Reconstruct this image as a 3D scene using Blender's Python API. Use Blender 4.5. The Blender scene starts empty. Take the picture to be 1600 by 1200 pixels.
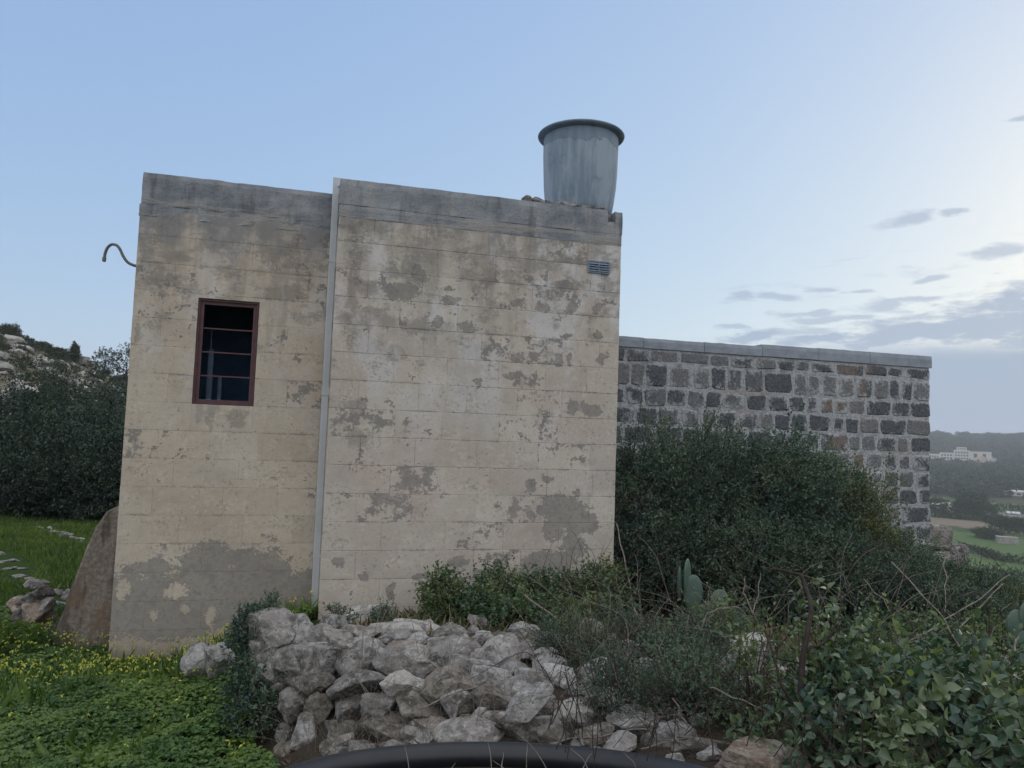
import bpy, bmesh, math, random
import numpy as np
from mathutils import Vector, Matrix, Euler, noise as mnoise

rng = np.random.default_rng(7)
random.seed(7)
rad = math.radians

# ------------------------------------------------------------------ camera
FPX, PITCH, ROLL, CAMZ = 1150.0, rad(4.0), rad(2.0), 2.1017
_F0 = np.array([0, math.cos(PITCH), math.sin(PITCH)])
_U0 = np.array([0, -math.sin(PITCH), math.cos(PITCH)])
_R0 = np.array([1.0, 0, 0])
CR = _R0 * math.cos(ROLL) + _U0 * math.sin(ROLL)
CU = _U0 * math.cos(ROLL) - _R0 * math.sin(ROLL)
CF = _F0
CAM = np.array([0, 0, CAMZ])
scene = bpy.context.scene
cam_data = bpy.data.cameras.new('camera')
cam = bpy.data.objects.new('camera', cam_data)
scene.collection.objects.link(cam)
m = Matrix.Identity(4)
for i in range(3):
    m[i][0], m[i][1], m[i][2], m[i][3] = CR[i], CU[i], -CF[i], CAM[i]
cam.matrix_world = m
cam_data.sensor_width = 36.0
cam_data.lens = FPX / 1600 * 36.0
cam_data.clip_start, cam_data.clip_end = 0.05, 6000
scene.camera = cam

# ------------------------------------------------------------------ render, exposure
scene.view_settings.view_transform = 'Standard'
scene.view_settings.look = 'None'
scene.view_settings.exposure = 0.0
scene.view_settings.gamma = 1.0
scene.view_settings.use_curve_mapping = False
scene.render.engine = 'CYCLES'
cy = scene.cycles
cy.use_denoising = True
cy.denoising_prefilter = 'ACCURATE'
cy.max_bounces = 6
cy.transparent_max_bounces = 8
cy.volume_bounces = 1
cy.use_adaptive_sampling = True
cy.sample_clamp_indirect = 6.0

SUN_AZ, SUN_EL = rad(52), rad(15)      # low, ahead of the camera to the right, behind cloud


# ------------------------------------------------------------------ node helper
class G:
    def __init__(self, tree):
        self.t = tree
        self.n = tree.nodes
        self.l = tree.links

    def set(self, sock, v):
        if v is None:
            return
        if isinstance(v, bpy.types.NodeSocket):
            self.l.new(v, sock)
        elif isinstance(v, (tuple, list)):
            if len(v) == 3 and sock.type == 'RGBA':
                v = (*v, 1)
            sock.default_value = v
        else:
            sock.default_value = v

    def node(self, typ, **props):
        nd = self.n.new(typ)
        for k, v in props.items():
            setattr(nd, k, v)
        return nd

    def math(self, op, a, b=None, c=None, clamp=False):
        nd = self.node('ShaderNodeMath', operation=op, use_clamp=clamp)
        self.set(nd.inputs[0], a); self.set(nd.inputs[1], b)
        if c is not None: self.set(nd.inputs[2], c)
        return nd.outputs[0]

    def add(self, a, b): return self.math('ADD', a, b)
    def mul(self, a, b): return self.math('MULTIPLY', a, b)
    def sub(self, a, b): return self.math('SUBTRACT', a, b)
    def max(self, a, b): return self.math('MAXIMUM', a, b)
    def min(self, a, b): return self.math('MINIMUM', a, b)

    def vm(self, op, a, b=None, c=None):
        nd = self.node('ShaderNodeVectorMath', operation=op)
        self.set(nd.inputs[0], a); self.set(nd.inputs[1], b)
        if c is not None: self.set(nd.inputs[2], c)
        return nd.outputs['Value'] if op in ('LENGTH', 'DOT_PRODUCT', 'DISTANCE') else nd.outputs['Vector']

    def sep(self, v):
        nd = self.node('ShaderNodeSeparateXYZ'); self.set(nd.inputs[0], v)
        return nd.outputs

    def comb(self, x=0.0, y=0.0, z=0.0):
        nd = self.node('ShaderNodeCombineXYZ')
        self.set(nd.inputs[0], x); self.set(nd.inputs[1], y); self.set(nd.inputs[2], z)
        return nd.outputs[0]

    def noise(self, vec, scale=5.0, detail=4.0, rough=0.55, dist=0.0, color=False):
        nd = self.node('ShaderNodeTexNoise')
        self.set(nd.inputs['Vector'], vec)
        nd.inputs['Scale'].default_value = scale
        nd.inputs['Detail'].default_value = detail
        nd.inputs['Roughness'].default_value = rough
        nd.inputs['Distortion'].default_value = dist
        return nd.outputs['Color'] if color else nd.outputs['Fac']

    def voro(self, vec, scale=5.0, feature='F1'):
        nd = self.node('ShaderNodeTexVoronoi', feature=feature)
        self.set(nd.inputs['Vector'], vec)
        nd.inputs['Scale'].default_value = scale
        return nd.outputs['Distance']

    def ss(self, v, a, b, lo=0.0, hi=1.0):
        nd = self.node('ShaderNodeMapRange', interpolation_type='SMOOTHSTEP')
        self.set(nd.inputs['Value'], v)
        nd.inputs['From Min'].default_value = a; nd.inputs['From Max'].default_value = b
        nd.inputs['To Min'].default_value = lo; nd.inputs['To Max'].default_value = hi
        return nd.outputs[0]

    def mix(self, f, a, b, blend='MIX'):
        nd = self.node('ShaderNodeMix', data_type='RGBA', blend_type=blend)
        self.set(nd.inputs[0], f); self.set(nd.inputs[6], a); self.set(nd.inputs[7], b)
        return nd.outputs[2]

    def ramp(self, f, stops):
        nd = self.node('ShaderNodeValToRGB')
        self.set(nd.inputs[0], f)
        el = nd.color_ramp.elements
        while len(el) < len(stops): el.new(0.5)
        for e, (p, c) in zip(el, stops):
            e.position = p; e.color = (*c, 1)
        return nd.outputs[0]

    def bump(self, h, strength=0.5, dist=0.02):
        nd = self.node('ShaderNodeBump')
        nd.inputs['Strength'].default_value = strength
        nd.inputs['Distance'].default_value = dist
        self.set(nd.inputs['Height'], h)
        return nd.outputs[0]

    def blobs(self, p2, items):
        """max over elliptic bumps: 1 at a centre, 0 at its edge"""
        out = None
        for (u, v, w, h) in items:
            a = self.vm('SUBTRACT', p2, (u, v, 0))
            a = self.vm('MULTIPLY', a, (1 / w, 1 / h, 0))
            l = self.vm('LENGTH', a)
            out = l if out is None else self.min(out, l)
        return self.sub(1.0, out)


def material(name):
    mt = bpy.data.materials.new(name)
    mt.use_nodes = True
    g = G(mt.node_tree)
    bs = mt.node_tree.nodes['Principled BSDF']
    return mt, g, bs


# ------------------------------------------------------------------ sky and sun
def dir_of(px, py):
    d = CF + CR * (px - 800) / FPX - CU * (py - 600) / FPX
    return d / np.linalg.norm(d)


def azel(px, py):
    d = dir_of(px, py)
    return math.degrees(math.atan2(d[0], d[1])), math.degrees(math.asin(d[2]))


world = bpy.data.worlds.new('World')
scene.world = world
world.use_nodes = True
g = G(world.node_tree)
bg = world.node_tree.nodes['Background']
sky = g.node('ShaderNodeTexSky', sky_type='NISHITA')
sky.sun_disc = False
sky.sun_elevation = SUN_EL
sky.sun_rotation = SUN_AZ
sky.altitude = 100
sky.air_density = 1.0
sky.dust_density = 1.0
sky.ozone_density = 3.0
bg.inputs['Strength'].default_value = 0.10
tc = g.node('ShaderNodeTexCoord')
dx, dy, dz = g.sep(tc.outputs['Generated'])
RAD2DEG = 57.29578
az = g.mul(g.math('ARCTAN2', dx, dy), RAD2DEG)
el = g.mul(g.math('ARCSINE', dz), RAD2DEG)
col = sky.outputs[0]
world_g = (g, az, el, col, bg)

sun_data = bpy.data.lights.new('sun', 'SUN')
sun_data.energy = 0.5
sun_data.angle = rad(20)
sun_data.color = (1.0, 0.9, 0.78)
sun = bpy.data.objects.new('sun', sun_data)
scene.collection.objects.link(sun)
sd = Vector((math.sin(SUN_AZ) * math.cos(SUN_EL), math.cos(SUN_AZ) * math.cos(SUN_EL), math.sin(SUN_EL)))
sun.rotation_euler = sd.to_track_quat('Z', 'Y').to_euler()


def finish_sky():
    g, az, el, col, bg = world_g
    p = g.comb(az, el, 0.0)
    w1 = g.vm('SUBTRACT', g.noise(g.vm('MULTIPLY', p, (0.10, 0.32, 1)), 1.0, 6, 0.6, color=True), (0.5, 0.5, 0.5))
    pw = g.vm('ADD', p, g.vm('MULTIPLY', w1, (9.0, 2.6, 0)))
    fine = g.noise(g.vm('MULTIPLY', p, (0.42, 1.3, 1)), 1.0, 8, 0.62)

    def bl(lst):
        out = []
        for (x, y, w, h) in lst:
            a, e = azel(x, y)
            out.append((a, e, w / 20.0, h / 20.0))
        return out
    # small drifting scraps and the bank, by direction
    scraps = bl([(1162, 463, 34, 12), (1204, 462, 30, 9), (1420, 345, 44, 12), (1252, 446, 34, 6), (1310, 452, 34, 6), (1580, 392, 44, 16), (1135, 507, 30, 7), (1232, 494, 30, 8), (1385, 470, 34, 9),
                 (1360, 480, 60, 18), (1220, 520, 110, 12), (1160, 508, 30, 8), (1440, 430, 30, 8), (1300, 500, 90, 8),
                 (1490, 335, 26, 6), (1590, 190, 30, 8), (1430, 462, 60, 6), (1255, 490, 40, 8)])
    bank = bl([(1560, 508, 150, 46), (1450, 520, 120, 26), (1380, 535, 130, 18), (1700, 500, 240, 60), (1950, 515, 320, 60), (1270, 530, 90, 10), (1180, 522, 60, 8)])
    f1 = g.add(g.blobs(pw, scraps), g.mul(g.sub(fine, 0.5), 1.5))
    m1 = g.ss(f1, 0.05, 0.75, 0, 0.62)
    f2 = g.add(g.blobs(pw, bank), g.mul(g.sub(fine, 0.5), 1.9))
    m2 = g.ss(f2, -0.05, 0.62, 0, 0.85)
    # thin general streaks low in the sunward sky
    streak = g.noise(g.vm('MULTIPLY', pw, (0.10, 0.75, 1)), 1.0, 6, 0.6)
    sm = g.mul(g.ss(streak, 0.54, 0.68), g.mul(g.ss(el, 16, 10), g.mul(g.ss(el, 5, 8), g.mul(g.ss(az, 8, 24), g.ss(az, 130, 90)))))
    m1 = g.max(m1, g.mul(sm, 0.45))
    # haze bank hugging the horizon
    edge = g.add(el, g.mul(g.sub(fine, 0.5), 0.9))
    band = g.mul(g.ss(edge, 8.2, 6.0), g.mul(g.ss(az, 4, 30), g.ss(az, 160, 100)))
    cm = g.max(g.max(m1, m2), g.mul(band, 0.95))
    return g, az, el, col, bg, cm


# ------------------------------------------------------------------ mesh helpers
def link(o, parent=None):
    scene.collection.objects.link(o)
    if parent is not None:
        o.parent = parent
    return o


def tag(o, label=None, cat=None, group=None, kind=None):
    if label: o['label'] = label
    if cat: o['category'] = cat
    if group: o['group'] = group
    if kind: o['kind'] = kind
    return o


def empty(name, loc=(0, 0, 0), rotz=0.0):
    o = bpy.data.objects.new(name, None)
    o.location = loc
    o.rotation_euler = (0, 0, rotz)
    o.empty_display_size = 0.2
    return link(o)


class MB:
    """collects vertices and faces, then links one mesh object"""
    def __init__(self):
        self.v, self.f, self.nv = [], [], 0

    def add(self, verts, faces):
        verts = np.asarray(verts, dtype=np.float64).reshape(-1, 3)
        faces = np.asarray(faces, dtype=np.int64)
        self.v.append(verts)
        self.f.append(faces + self.nv)
        self.nv += len(verts)

    def mesh(self, name, mat=None, smooth=False):
        me = bpy.data.meshes.new(name)
        V = np.concatenate(self.v)
        me.vertices.add(len(V))
        me.vertices.foreach_set('co', V.astype(np.float32).ravel())
        loops = np.concatenate([f.ravel() for f in self.f])
        tot = np.concatenate([np.full(len(f), f.shape[1]) for f in self.f])
        start = np.concatenate([[0], np.cumsum(tot)[:-1]])
        me.loops.add(len(loops))
        me.loops.foreach_set('vertex_index', loops.astype(np.int32))
        me.polygons.add(len(tot))
        me.polygons.foreach_set('loop_start', start.astype(np.int32))
        me.polygons.foreach_set('loop_total', tot.astype(np.int32))
        me.polygons.foreach_set('use_smooth', np.full(len(tot), smooth))
        me.update(calc_edges=True)
        me.validate()
        if mat: me.materials.append(mat)
        return me

    def build(self, name, mat=None, parent=None, smooth=False):
        return link(bpy.data.objects.new(name, self.mesh(name, mat, smooth)), parent)

    # --- shapes
    def box(self, x0, x1, y0, y1, z0, z1):
        v = [(x, y, z) for z in (z0, z1) for y in (y0, y1) for x in (x0, x1)]
        f = [(0, 2, 3, 1), (4, 5, 7, 6), (0, 1, 5, 4), (2, 6, 7, 3), (0, 4, 6, 2), (1, 3, 7, 5)]
        self.add(v, f)
        return self

    def block(self, x0, x1, y0, y1, z0, z1, ch=0.006, j=0.0):
        """stone block whose face at y0 has chamfered edges; j jitters the corners"""
        r = lambda: random.uniform(-j, j)
        c = [(x0 + r(), z0 + r()), (x1 + r(), z0 + r()), (x1 + r(), z1 + r()), (x0 + r(), z1 + r())]
        ins = [(c[0][0] + ch, c[0][1] + ch), (c[1][0] - ch, c[1][1] + ch), (c[2][0] - ch, c[2][1] - ch), (c[3][0] + ch, c[3][1] - ch)]
        v = [(a, y0 + r() * .3, b) for a, b in ins] + [(a, y0 + ch, b) for a, b in c] + [(a, y1, b) for a, b in c]
        f = [(0, 1, 2, 3)]
        for k in range(4):
            n = (k + 1) % 4
            f += [(4 + k, 4 + n, n, k), (8 + k, 8 + n, 4 + n, 4 + k)]
        f.append((11, 10, 9, 8))
        self.add(v, f)
        return self

    def tube(self, pts, rads, sides=6, caps=True):
        P = np.asarray(pts, float)
        n = len(P)
        R = np.broadcast_to(np.asarray(rads, float), (n,))
        T = np.gradient(P, axis=0)
        T /= np.linalg.norm(T, axis=1)[:, None] + 1e-9
        ref = np.array([0, 0, 1.0]) if abs(T[0, 2]) < 0.9 else np.array([1.0, 0, 0])
        N = np.empty_like(P)
        a = np.cross(T[0], ref); a /= np.linalg.norm(a)
        for i in range(n):
            a = a - T[i] * (a @ T[i]); a /= np.linalg.norm(a) + 1e-9
            N[i] = a
        B = np.cross(T, N)
        ang = np.linspace(0, 2 * math.pi, sides, endpoint=False)
        V = P[:, None, :] + R[:, None, None] * (np.cos(ang)[None, :, None] * N[:, None, :] + np.sin(ang)[None, :, None] * B[:, None, :])
        F = []
        i, k = np.meshgrid(np.arange(n - 1), np.arange(sides), indexing='ij')
        k2 = (k + 1) % sides
        F = np.stack([i * sides + k, i * sides + k2, (i + 1) * sides + k2, (i + 1) * sides + k], -1).reshape(-1, 4)
        base = self.nv
        self.add(V.reshape(-1, 3), F)
        if caps:
            self.f.append(np.array([list(range(sides))[::-1]]) + base)
            self.f.append(np.array([list(range(sides))]) + base + (n - 1) * sides)
        return self

    def lathe(self, prof, seg=48, c=(0, 0, 0)):
        n = len(prof)
        ang = np.linspace(0, 2 * math.pi, seg, endpoint=False)
        V = np.array([[(r * math.cos(a) + c[0], r * math.sin(a) + c[1], z + c[2]) for a in ang] for r, z in prof])
        i, k = np.meshgrid(np.arange(n - 1), np.arange(seg), indexing='ij')
        k2 = (k + 1) % seg
        F = np.stack([i * seg + k, i * seg + k2, (i + 1) * seg + k2, (i + 1) * seg + k], -1).reshape(-1, 4)
        self.add(V.reshape(-1, 3), F)
        return self


# ------------------------------------------------------------------ terrain
def world_at(px, py, Y):
    d = CF + CR * (px - 800) / FPX - CU * (py - 600) / FPX
    return CAM + d * (Y / d[1])


_cp = [  # image column, image row, distance ahead in metres: measured ground points near the camera
    (0, 1200, 4.2), (200, 1200, 4.25), (400, 1195, 4.3), (0, 1110, 5.2), (200, 1110, 5.2), (370, 1120, 5.0), (0, 1030, 6.6),
    (168, 1040, 6.6), (300, 1050, 6.6), (350, 1080, 5.8),
    (60, 1000, 7.3), (100, 935, 9), (60, 885, 10.6), (0, 865, 11.5), (130, 875, 11.3), (60, 838, 13.5), (0, 805, 15.2), (140, 840, 13.6),
    (415, 975, 4.95), (480, 975, 5.0), (430, 1160, 4.5), (480, 1190, 4.15), (400, 1165, 4.55),
    (560, 990, 5.2), (650, 995, 5.2), (760, 1005, 5.2), (850, 1010, 5.2),
    (520, 968, 6.5), (620, 968, 6.6), (760, 960, 6.8), (950, 955, 7.1), (420, 985, 6.4),
    (520, 1060, 4.72), (600, 1055, 4.66), (680, 1050, 4.62), (760, 1055, 4.55), (520, 1120, 4.42), (600, 1115, 4.36), (680, 1110, 4.28),
    (560, 1192, 4.02), (650, 1172, 3.95), (720, 1150, 3.85), (700, 1195, 3.5), (790, 1150, 3.6), (760, 1110, 4.0), (880, 1155, 3.5), (1000, 1165, 3.4),
    (900, 1070, 4.4), (1000, 1050, 4.8), (1150, 1060, 4.6), (1200, 1010, 5.5), (1400, 1050, 5.0), (1580, 1100, 4.4),
    (1100, 1200, 3.0), (1300, 1200, 3.0), (1500, 1200, 3.2), (1000, 970, 7.5), (1150, 955, 8.5), (1300, 940, 9.0), (1450, 905, 10), (1590, 950, 9)]
CP = np.array([world_at(*c) for c in _cp] + [(0, 0, .5), (-4, 0, .15), (4, 0, .5), (-1.5, 2, .3), (1.5, 1.5, .55), (-9, 8, .05), (-8, 3, .1), (8, 5, .3), (9, 9, .2),
                                              (0, 12, .6), (4, 13, .4), (-4, -6, .2), (4, -6, .5), (-1, 9, .5), (-3, 9, .1), (-4.6, 8, .1), (3, 10, .6)])
_D = np.linalg.norm(CP[:, None, :2] - CP[None, :, :2], axis=2)
_K = np.sqrt(_D ** 2 + 0.05 ** 2)
_n = len(CP)
_A = np.zeros((_n + 1, _n + 1)); _A[:_n, :_n] = -_K - np.eye(_n) * -0.02; _A[:_n, _n] = 1; _A[_n, :_n] = 1
_W = np.linalg.solve(_A, np.concatenate([CP[:, 2], [0]]))


def sstep(x, a, b):
    t = np.clip((x - a) / (b - a), 0, 1)
    return t * t * (3 - 2 * t)


def vnoise(x, y, s, seed=0.0):
    """cheap smooth noise in about -1..1 from rotated sines"""
    x = x * s + seed * 3.7; y = y * s - seed * 1.9
    return (np.sin(x * 1.0 + 1.7 * np.sin(y * .8 + seed)) + np.sin(y * 1.3 + 1.3 * np.sin(x * 1.1 - seed)) +
            .6 * np.sin(2.3 * x - 1.9 * y + seed) + .4 * np.sin(3.7 * y + 3.1 * x)) / 3.0


def height(x, y):
    x = np.asarray(x, float); y = np.asarray(y, float)
    sh = x.shape
    x = x.ravel(); y = y.ravel()
    r = np.hypot(x, y)
    phi = np.degrees(np.arctan2(x, y))
    near = np.zeros_like(x)
    idx = np.where(r < 17)[0]
    for k in range(0, len(idx), 20000):
        ii = idx[k:k + 20000]
        d = np.sqrt((x[ii, None] - CP[None, :, 0]) ** 2 + (y[ii, None] - CP[None, :, 1]) ** 2 + 0.05 ** 2)
        near[ii] = -d @ _W[:_n] + _W[_n]
    # valley on the right
    hv = .6 - .21 * np.clip(r - 11, 0, None)
    hv = np.maximum(hv, -28 + 0.6 * vnoise(x, y, .02, 2))
    ridge = 27 + 4 * vnoise(x, y, .006, 1) + 2 * vnoise(x, y, .02, 5)
    rise = np.interp(r, [545, 620, 1000, 1250, 1500, 1620, 1760], [0, 3, 20, 48, 79, 76, 60]) / 79 * (ridge + 28)
    hv = hv + np.where(r > 545, rise + 1.6 * vnoise(x, y, .025, 3) * sstep(r, 560, 700), 0)
    # hill on the left
    H = np.interp(phi, [-180, -120, -60, -35, -31, -28, -20, -5, 20, 180], [0, 6, 25, 13.6, 10.6, 7.8, 6, 3, 0, 0])
    t = np.clip((r - 17.5) / 102, 0, 1)
    hl = H * t ** 1.2 - np.clip(r - 122, 0, None) * .05 + sstep(r, 25, 50) * .5 * vnoise(x, y, .22, 4) + sstep(r, 40, 110) * 0.5 * vnoise(x, y, .09, 9)
    hl = np.maximum(hl, -28)
    hm = .5 - .05 * np.clip(r - 12, 0, None)
    hm = np.maximum(hm, -28)
    far = np.where(r < 545, hm, np.maximum(hm, hv))
    wl = sstep(-phi, 8, 24) * sstep(-phi, 165, 120)
    wr = sstep(phi, 8, 24)* sstep(phi, 165, 120)
    ridge_l = np.where(r > 560, np.maximum(hl, hv - 5), hl)
    far = far * (1 - wl - wr) + ridge_l * wl + hv * wr
    b = sstep(r, 12.0, 15.5)
    h = near * (1 - b) + far * b
    return h.reshape(sh)


def hz(x, y):
    return float(height(np.array([x]), np.array([y]))[0])


def hit(px, py, tmin=1.0, tmax=200.0):
    """where the sight line through an image point meets the ground"""
    d = CF + CR * (px - 800) / FPX - CU * (py - 600) / FPX
    ts = np.concatenate([np.arange(tmin, 16, .02), np.arange(16, tmax, .25)])
    P = CAM[None] + d[None] * ts[:, None]
    below = P[:, 2] < height(P[:, 0], P[:, 1])
    k = int(np.argmax(below)) if below.any() else len(ts) - 1
    return P[k]


# ------------------------------------------------------------------ sky colours
SKY_BACK = (1.27, 1.26, 1.28)


def sky_out():
    g, az, el, col, bg, cm = finish_sky()
    inv = 1.0 / bg.inputs['Strength'].default_value
    cr = g.node('ShaderNodeSeparateColor'); g.set(cr.inputs[0], g.mix(1.0, col, (.1, .1, .1), 'MULTIPLY'))
    # a phone's flattened sky: each channel compressed, then back to physical scale
    cc = g.node('ShaderNodeCombineColor')
    for k, (pw, sc) in enumerate(((.44, .965), (.37, .97), (.17, .945))):
        g.set(cc.inputs[k], g.mul(g.math('POWER', g.max(cr.outputs[k], .0005), pw), sc * inv))
    base = cc.outputs[0]
    # pale overcast added overhead and behind the camera, unseen, to brighten the walls
    dx, dy, dz = g.sep(g.node('ShaderNodeTexCoord').outputs['Generated'])
    ov = g.add(g.mul(dy, -.60), g.mul(dz, .80))
    base = g.mix(g.mul(g.ss(ov, -.02, .82), .92), base, tuple(c * inv for c in SKY_BACK))
    cloud = tuple(c * inv for c in (0.385, 0.475, 0.62))
    out = g.mix(cm, base, cloud)
    g.set(bg.inputs['Color'], out)


sky_out()


# ------------------------------------------------------------------ building frame
TH = rad(15)
B0 = np.array([-3.4506, 6.6, 0.0])            # left foot of the building
BU = np.array([math.cos(TH), math.sin(TH), 0]); BN = np.array([-math.sin(TH), math.cos(TH), 0])


def bpt(u, d, z):
    """a point in the building's own frame: along the wall, into it, up"""
    return B0 + BU * u + BN * d + np.array([0, 0, z])


PROUD = 0.47     # the right bay stands forward of the left one

building = empty('farm_building', tuple(B0), TH)
tag(building, 'tall flat-roofed farm building with peeling cream plaster and a small window', 'building')


# ------------------------------------------------------------------ wall materials
R_BLOBS = [(2.35, 3.39, 0.21, 0.11), (2.5, 3.56, 0.07, 0.13), (2.85, 3.35, 0.15, 0.06), (3.01, 3.1, 0.14, 0.07), (2.72, 3.14, 0.05, 0.07), (3.95, 3.59, 0.12, 0.06), (4.02, 3.38, 0.09, 0.09), (3.72, 3.35, 0.12, 0.06), (4.3, 3.39, 0.08, 0.08), (3.46, 3.37, 0.05, 0.05), (3.97, 3.08, 0.08, 0.04), (4.3, 3.12, 0.05, 0.05), (3.49, 2.84, 0.06, 0.06), (3.91, 2.85, 0.06, 0.07), (4.04, 2.86, 0.03, 0.08), (4.34, 2.9, 0.05, 0.06), (3.44, 2.68, 0.13, 0.04), (3.11, 2.58, 0.04, 0.06), (4.07, 2.39, 0.08, 0.1), (4.25, 2.38, 0.16, 0.09), (4.0, 1.38, 0.33, 0.2), (3.65, 1.62, 0.06, 0.09), (3.82, 1.69, 0.08, 0.05), (4.15, 1.57, 0.07, 0.06), (3.9, 1.22, 0.16, 0.12), (4.2, 1.28, 0.2, 0.14), (3.86, 0.9, 0.39, 0.13), (3.51, 1.4, 0.06, 0.15), (4.12, 1.06, 0.18, 0.15), (1.9, 0.93, 0.06, 0.07), (2.13, 0.8, 0.07, 0.06), (2.39, 0.68, 0.05, 0.08), (3.01, 0.92, 0.12, 0.07), (2.65, 0.79, 0.1, 0.05)]
R_GRIME = [(1.92, 3.49, 0.07, 0.42), (2.14, 3.38, 0.25, 0.1), (2.26, 3.56, 0.1, 0.07), (2.1, 3.12, 0.3, 0.1), (2.3, 2.81, 0.14, 0.1), (3.1, 2.88, 0.16, 0.09), (2.05, 2.88, 0.2, 0.1), (2.6, 3.1, 0.3, 0.09), (2.0, 2.3, .1, .1), (2.0, 2.05, .12, .12), (3.18, 3.58, .12, .05)]
ROW = 0.254
L_BLOBS = [(0.87, 0.47, 2.4, 0.42), (0.77, 0.84, 0.30, 0.26), (1.22, 0.76, 0.34, 0.28), (0.77, 0.86, 0.17, 0.13), (1.22, 0.77, 0.19, 0.15), (1.01, 0.64, 0.31, 0.13), (0.31, 0.82, 0.24, 0.08), (0.26, 0.63, 0.24, 0.12), (0.74, 0.36, 0.9, 0.2), (1.44, 0.75, 0.1, 0.08), (1.61, 0.5, 0.2, 0.12), (0.19, 0.35, 0.2, 0.16), (0.6, 0.6, 0.6, 0.14)]
L_GRIME = [(0.27, 3.42, 0.16, 0.08), (0.39, 3.64, 0.1, 0.06), (0.45, 3.35, 0.1, 0.1), (1.36, 3.74, 0.09, 0.16), (1.3, 3.38, 0.22, 0.1), (0.09, 3.61, 0.07, 0.14), (0.21, 3.45, 0.13, 0.14), (0.13, 3.86, 0.16, 0.13), (0.8, 3.8, .1, .2), (1.45, 3.15, .1, .06), (0.72, 2.2, .05, .14), (0.95, 2.17, .1, .12), (.62, 2.2, .05, .1), (0.05, 2.9, .05, .1)]
L_HOLES = [(0.51, 0.61, 0.14, 0.12), (0.82, 0.37, 0.07, 0.15), (0.68, 0.10, 0.5, 0.10), (0.15, 0.11, 0.3, 0.09), (.35, .4, .05, .06), (.6, .42, .06, .05), (1.05, .2, .3, .12), (.08, .62, .06, .12)]


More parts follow.
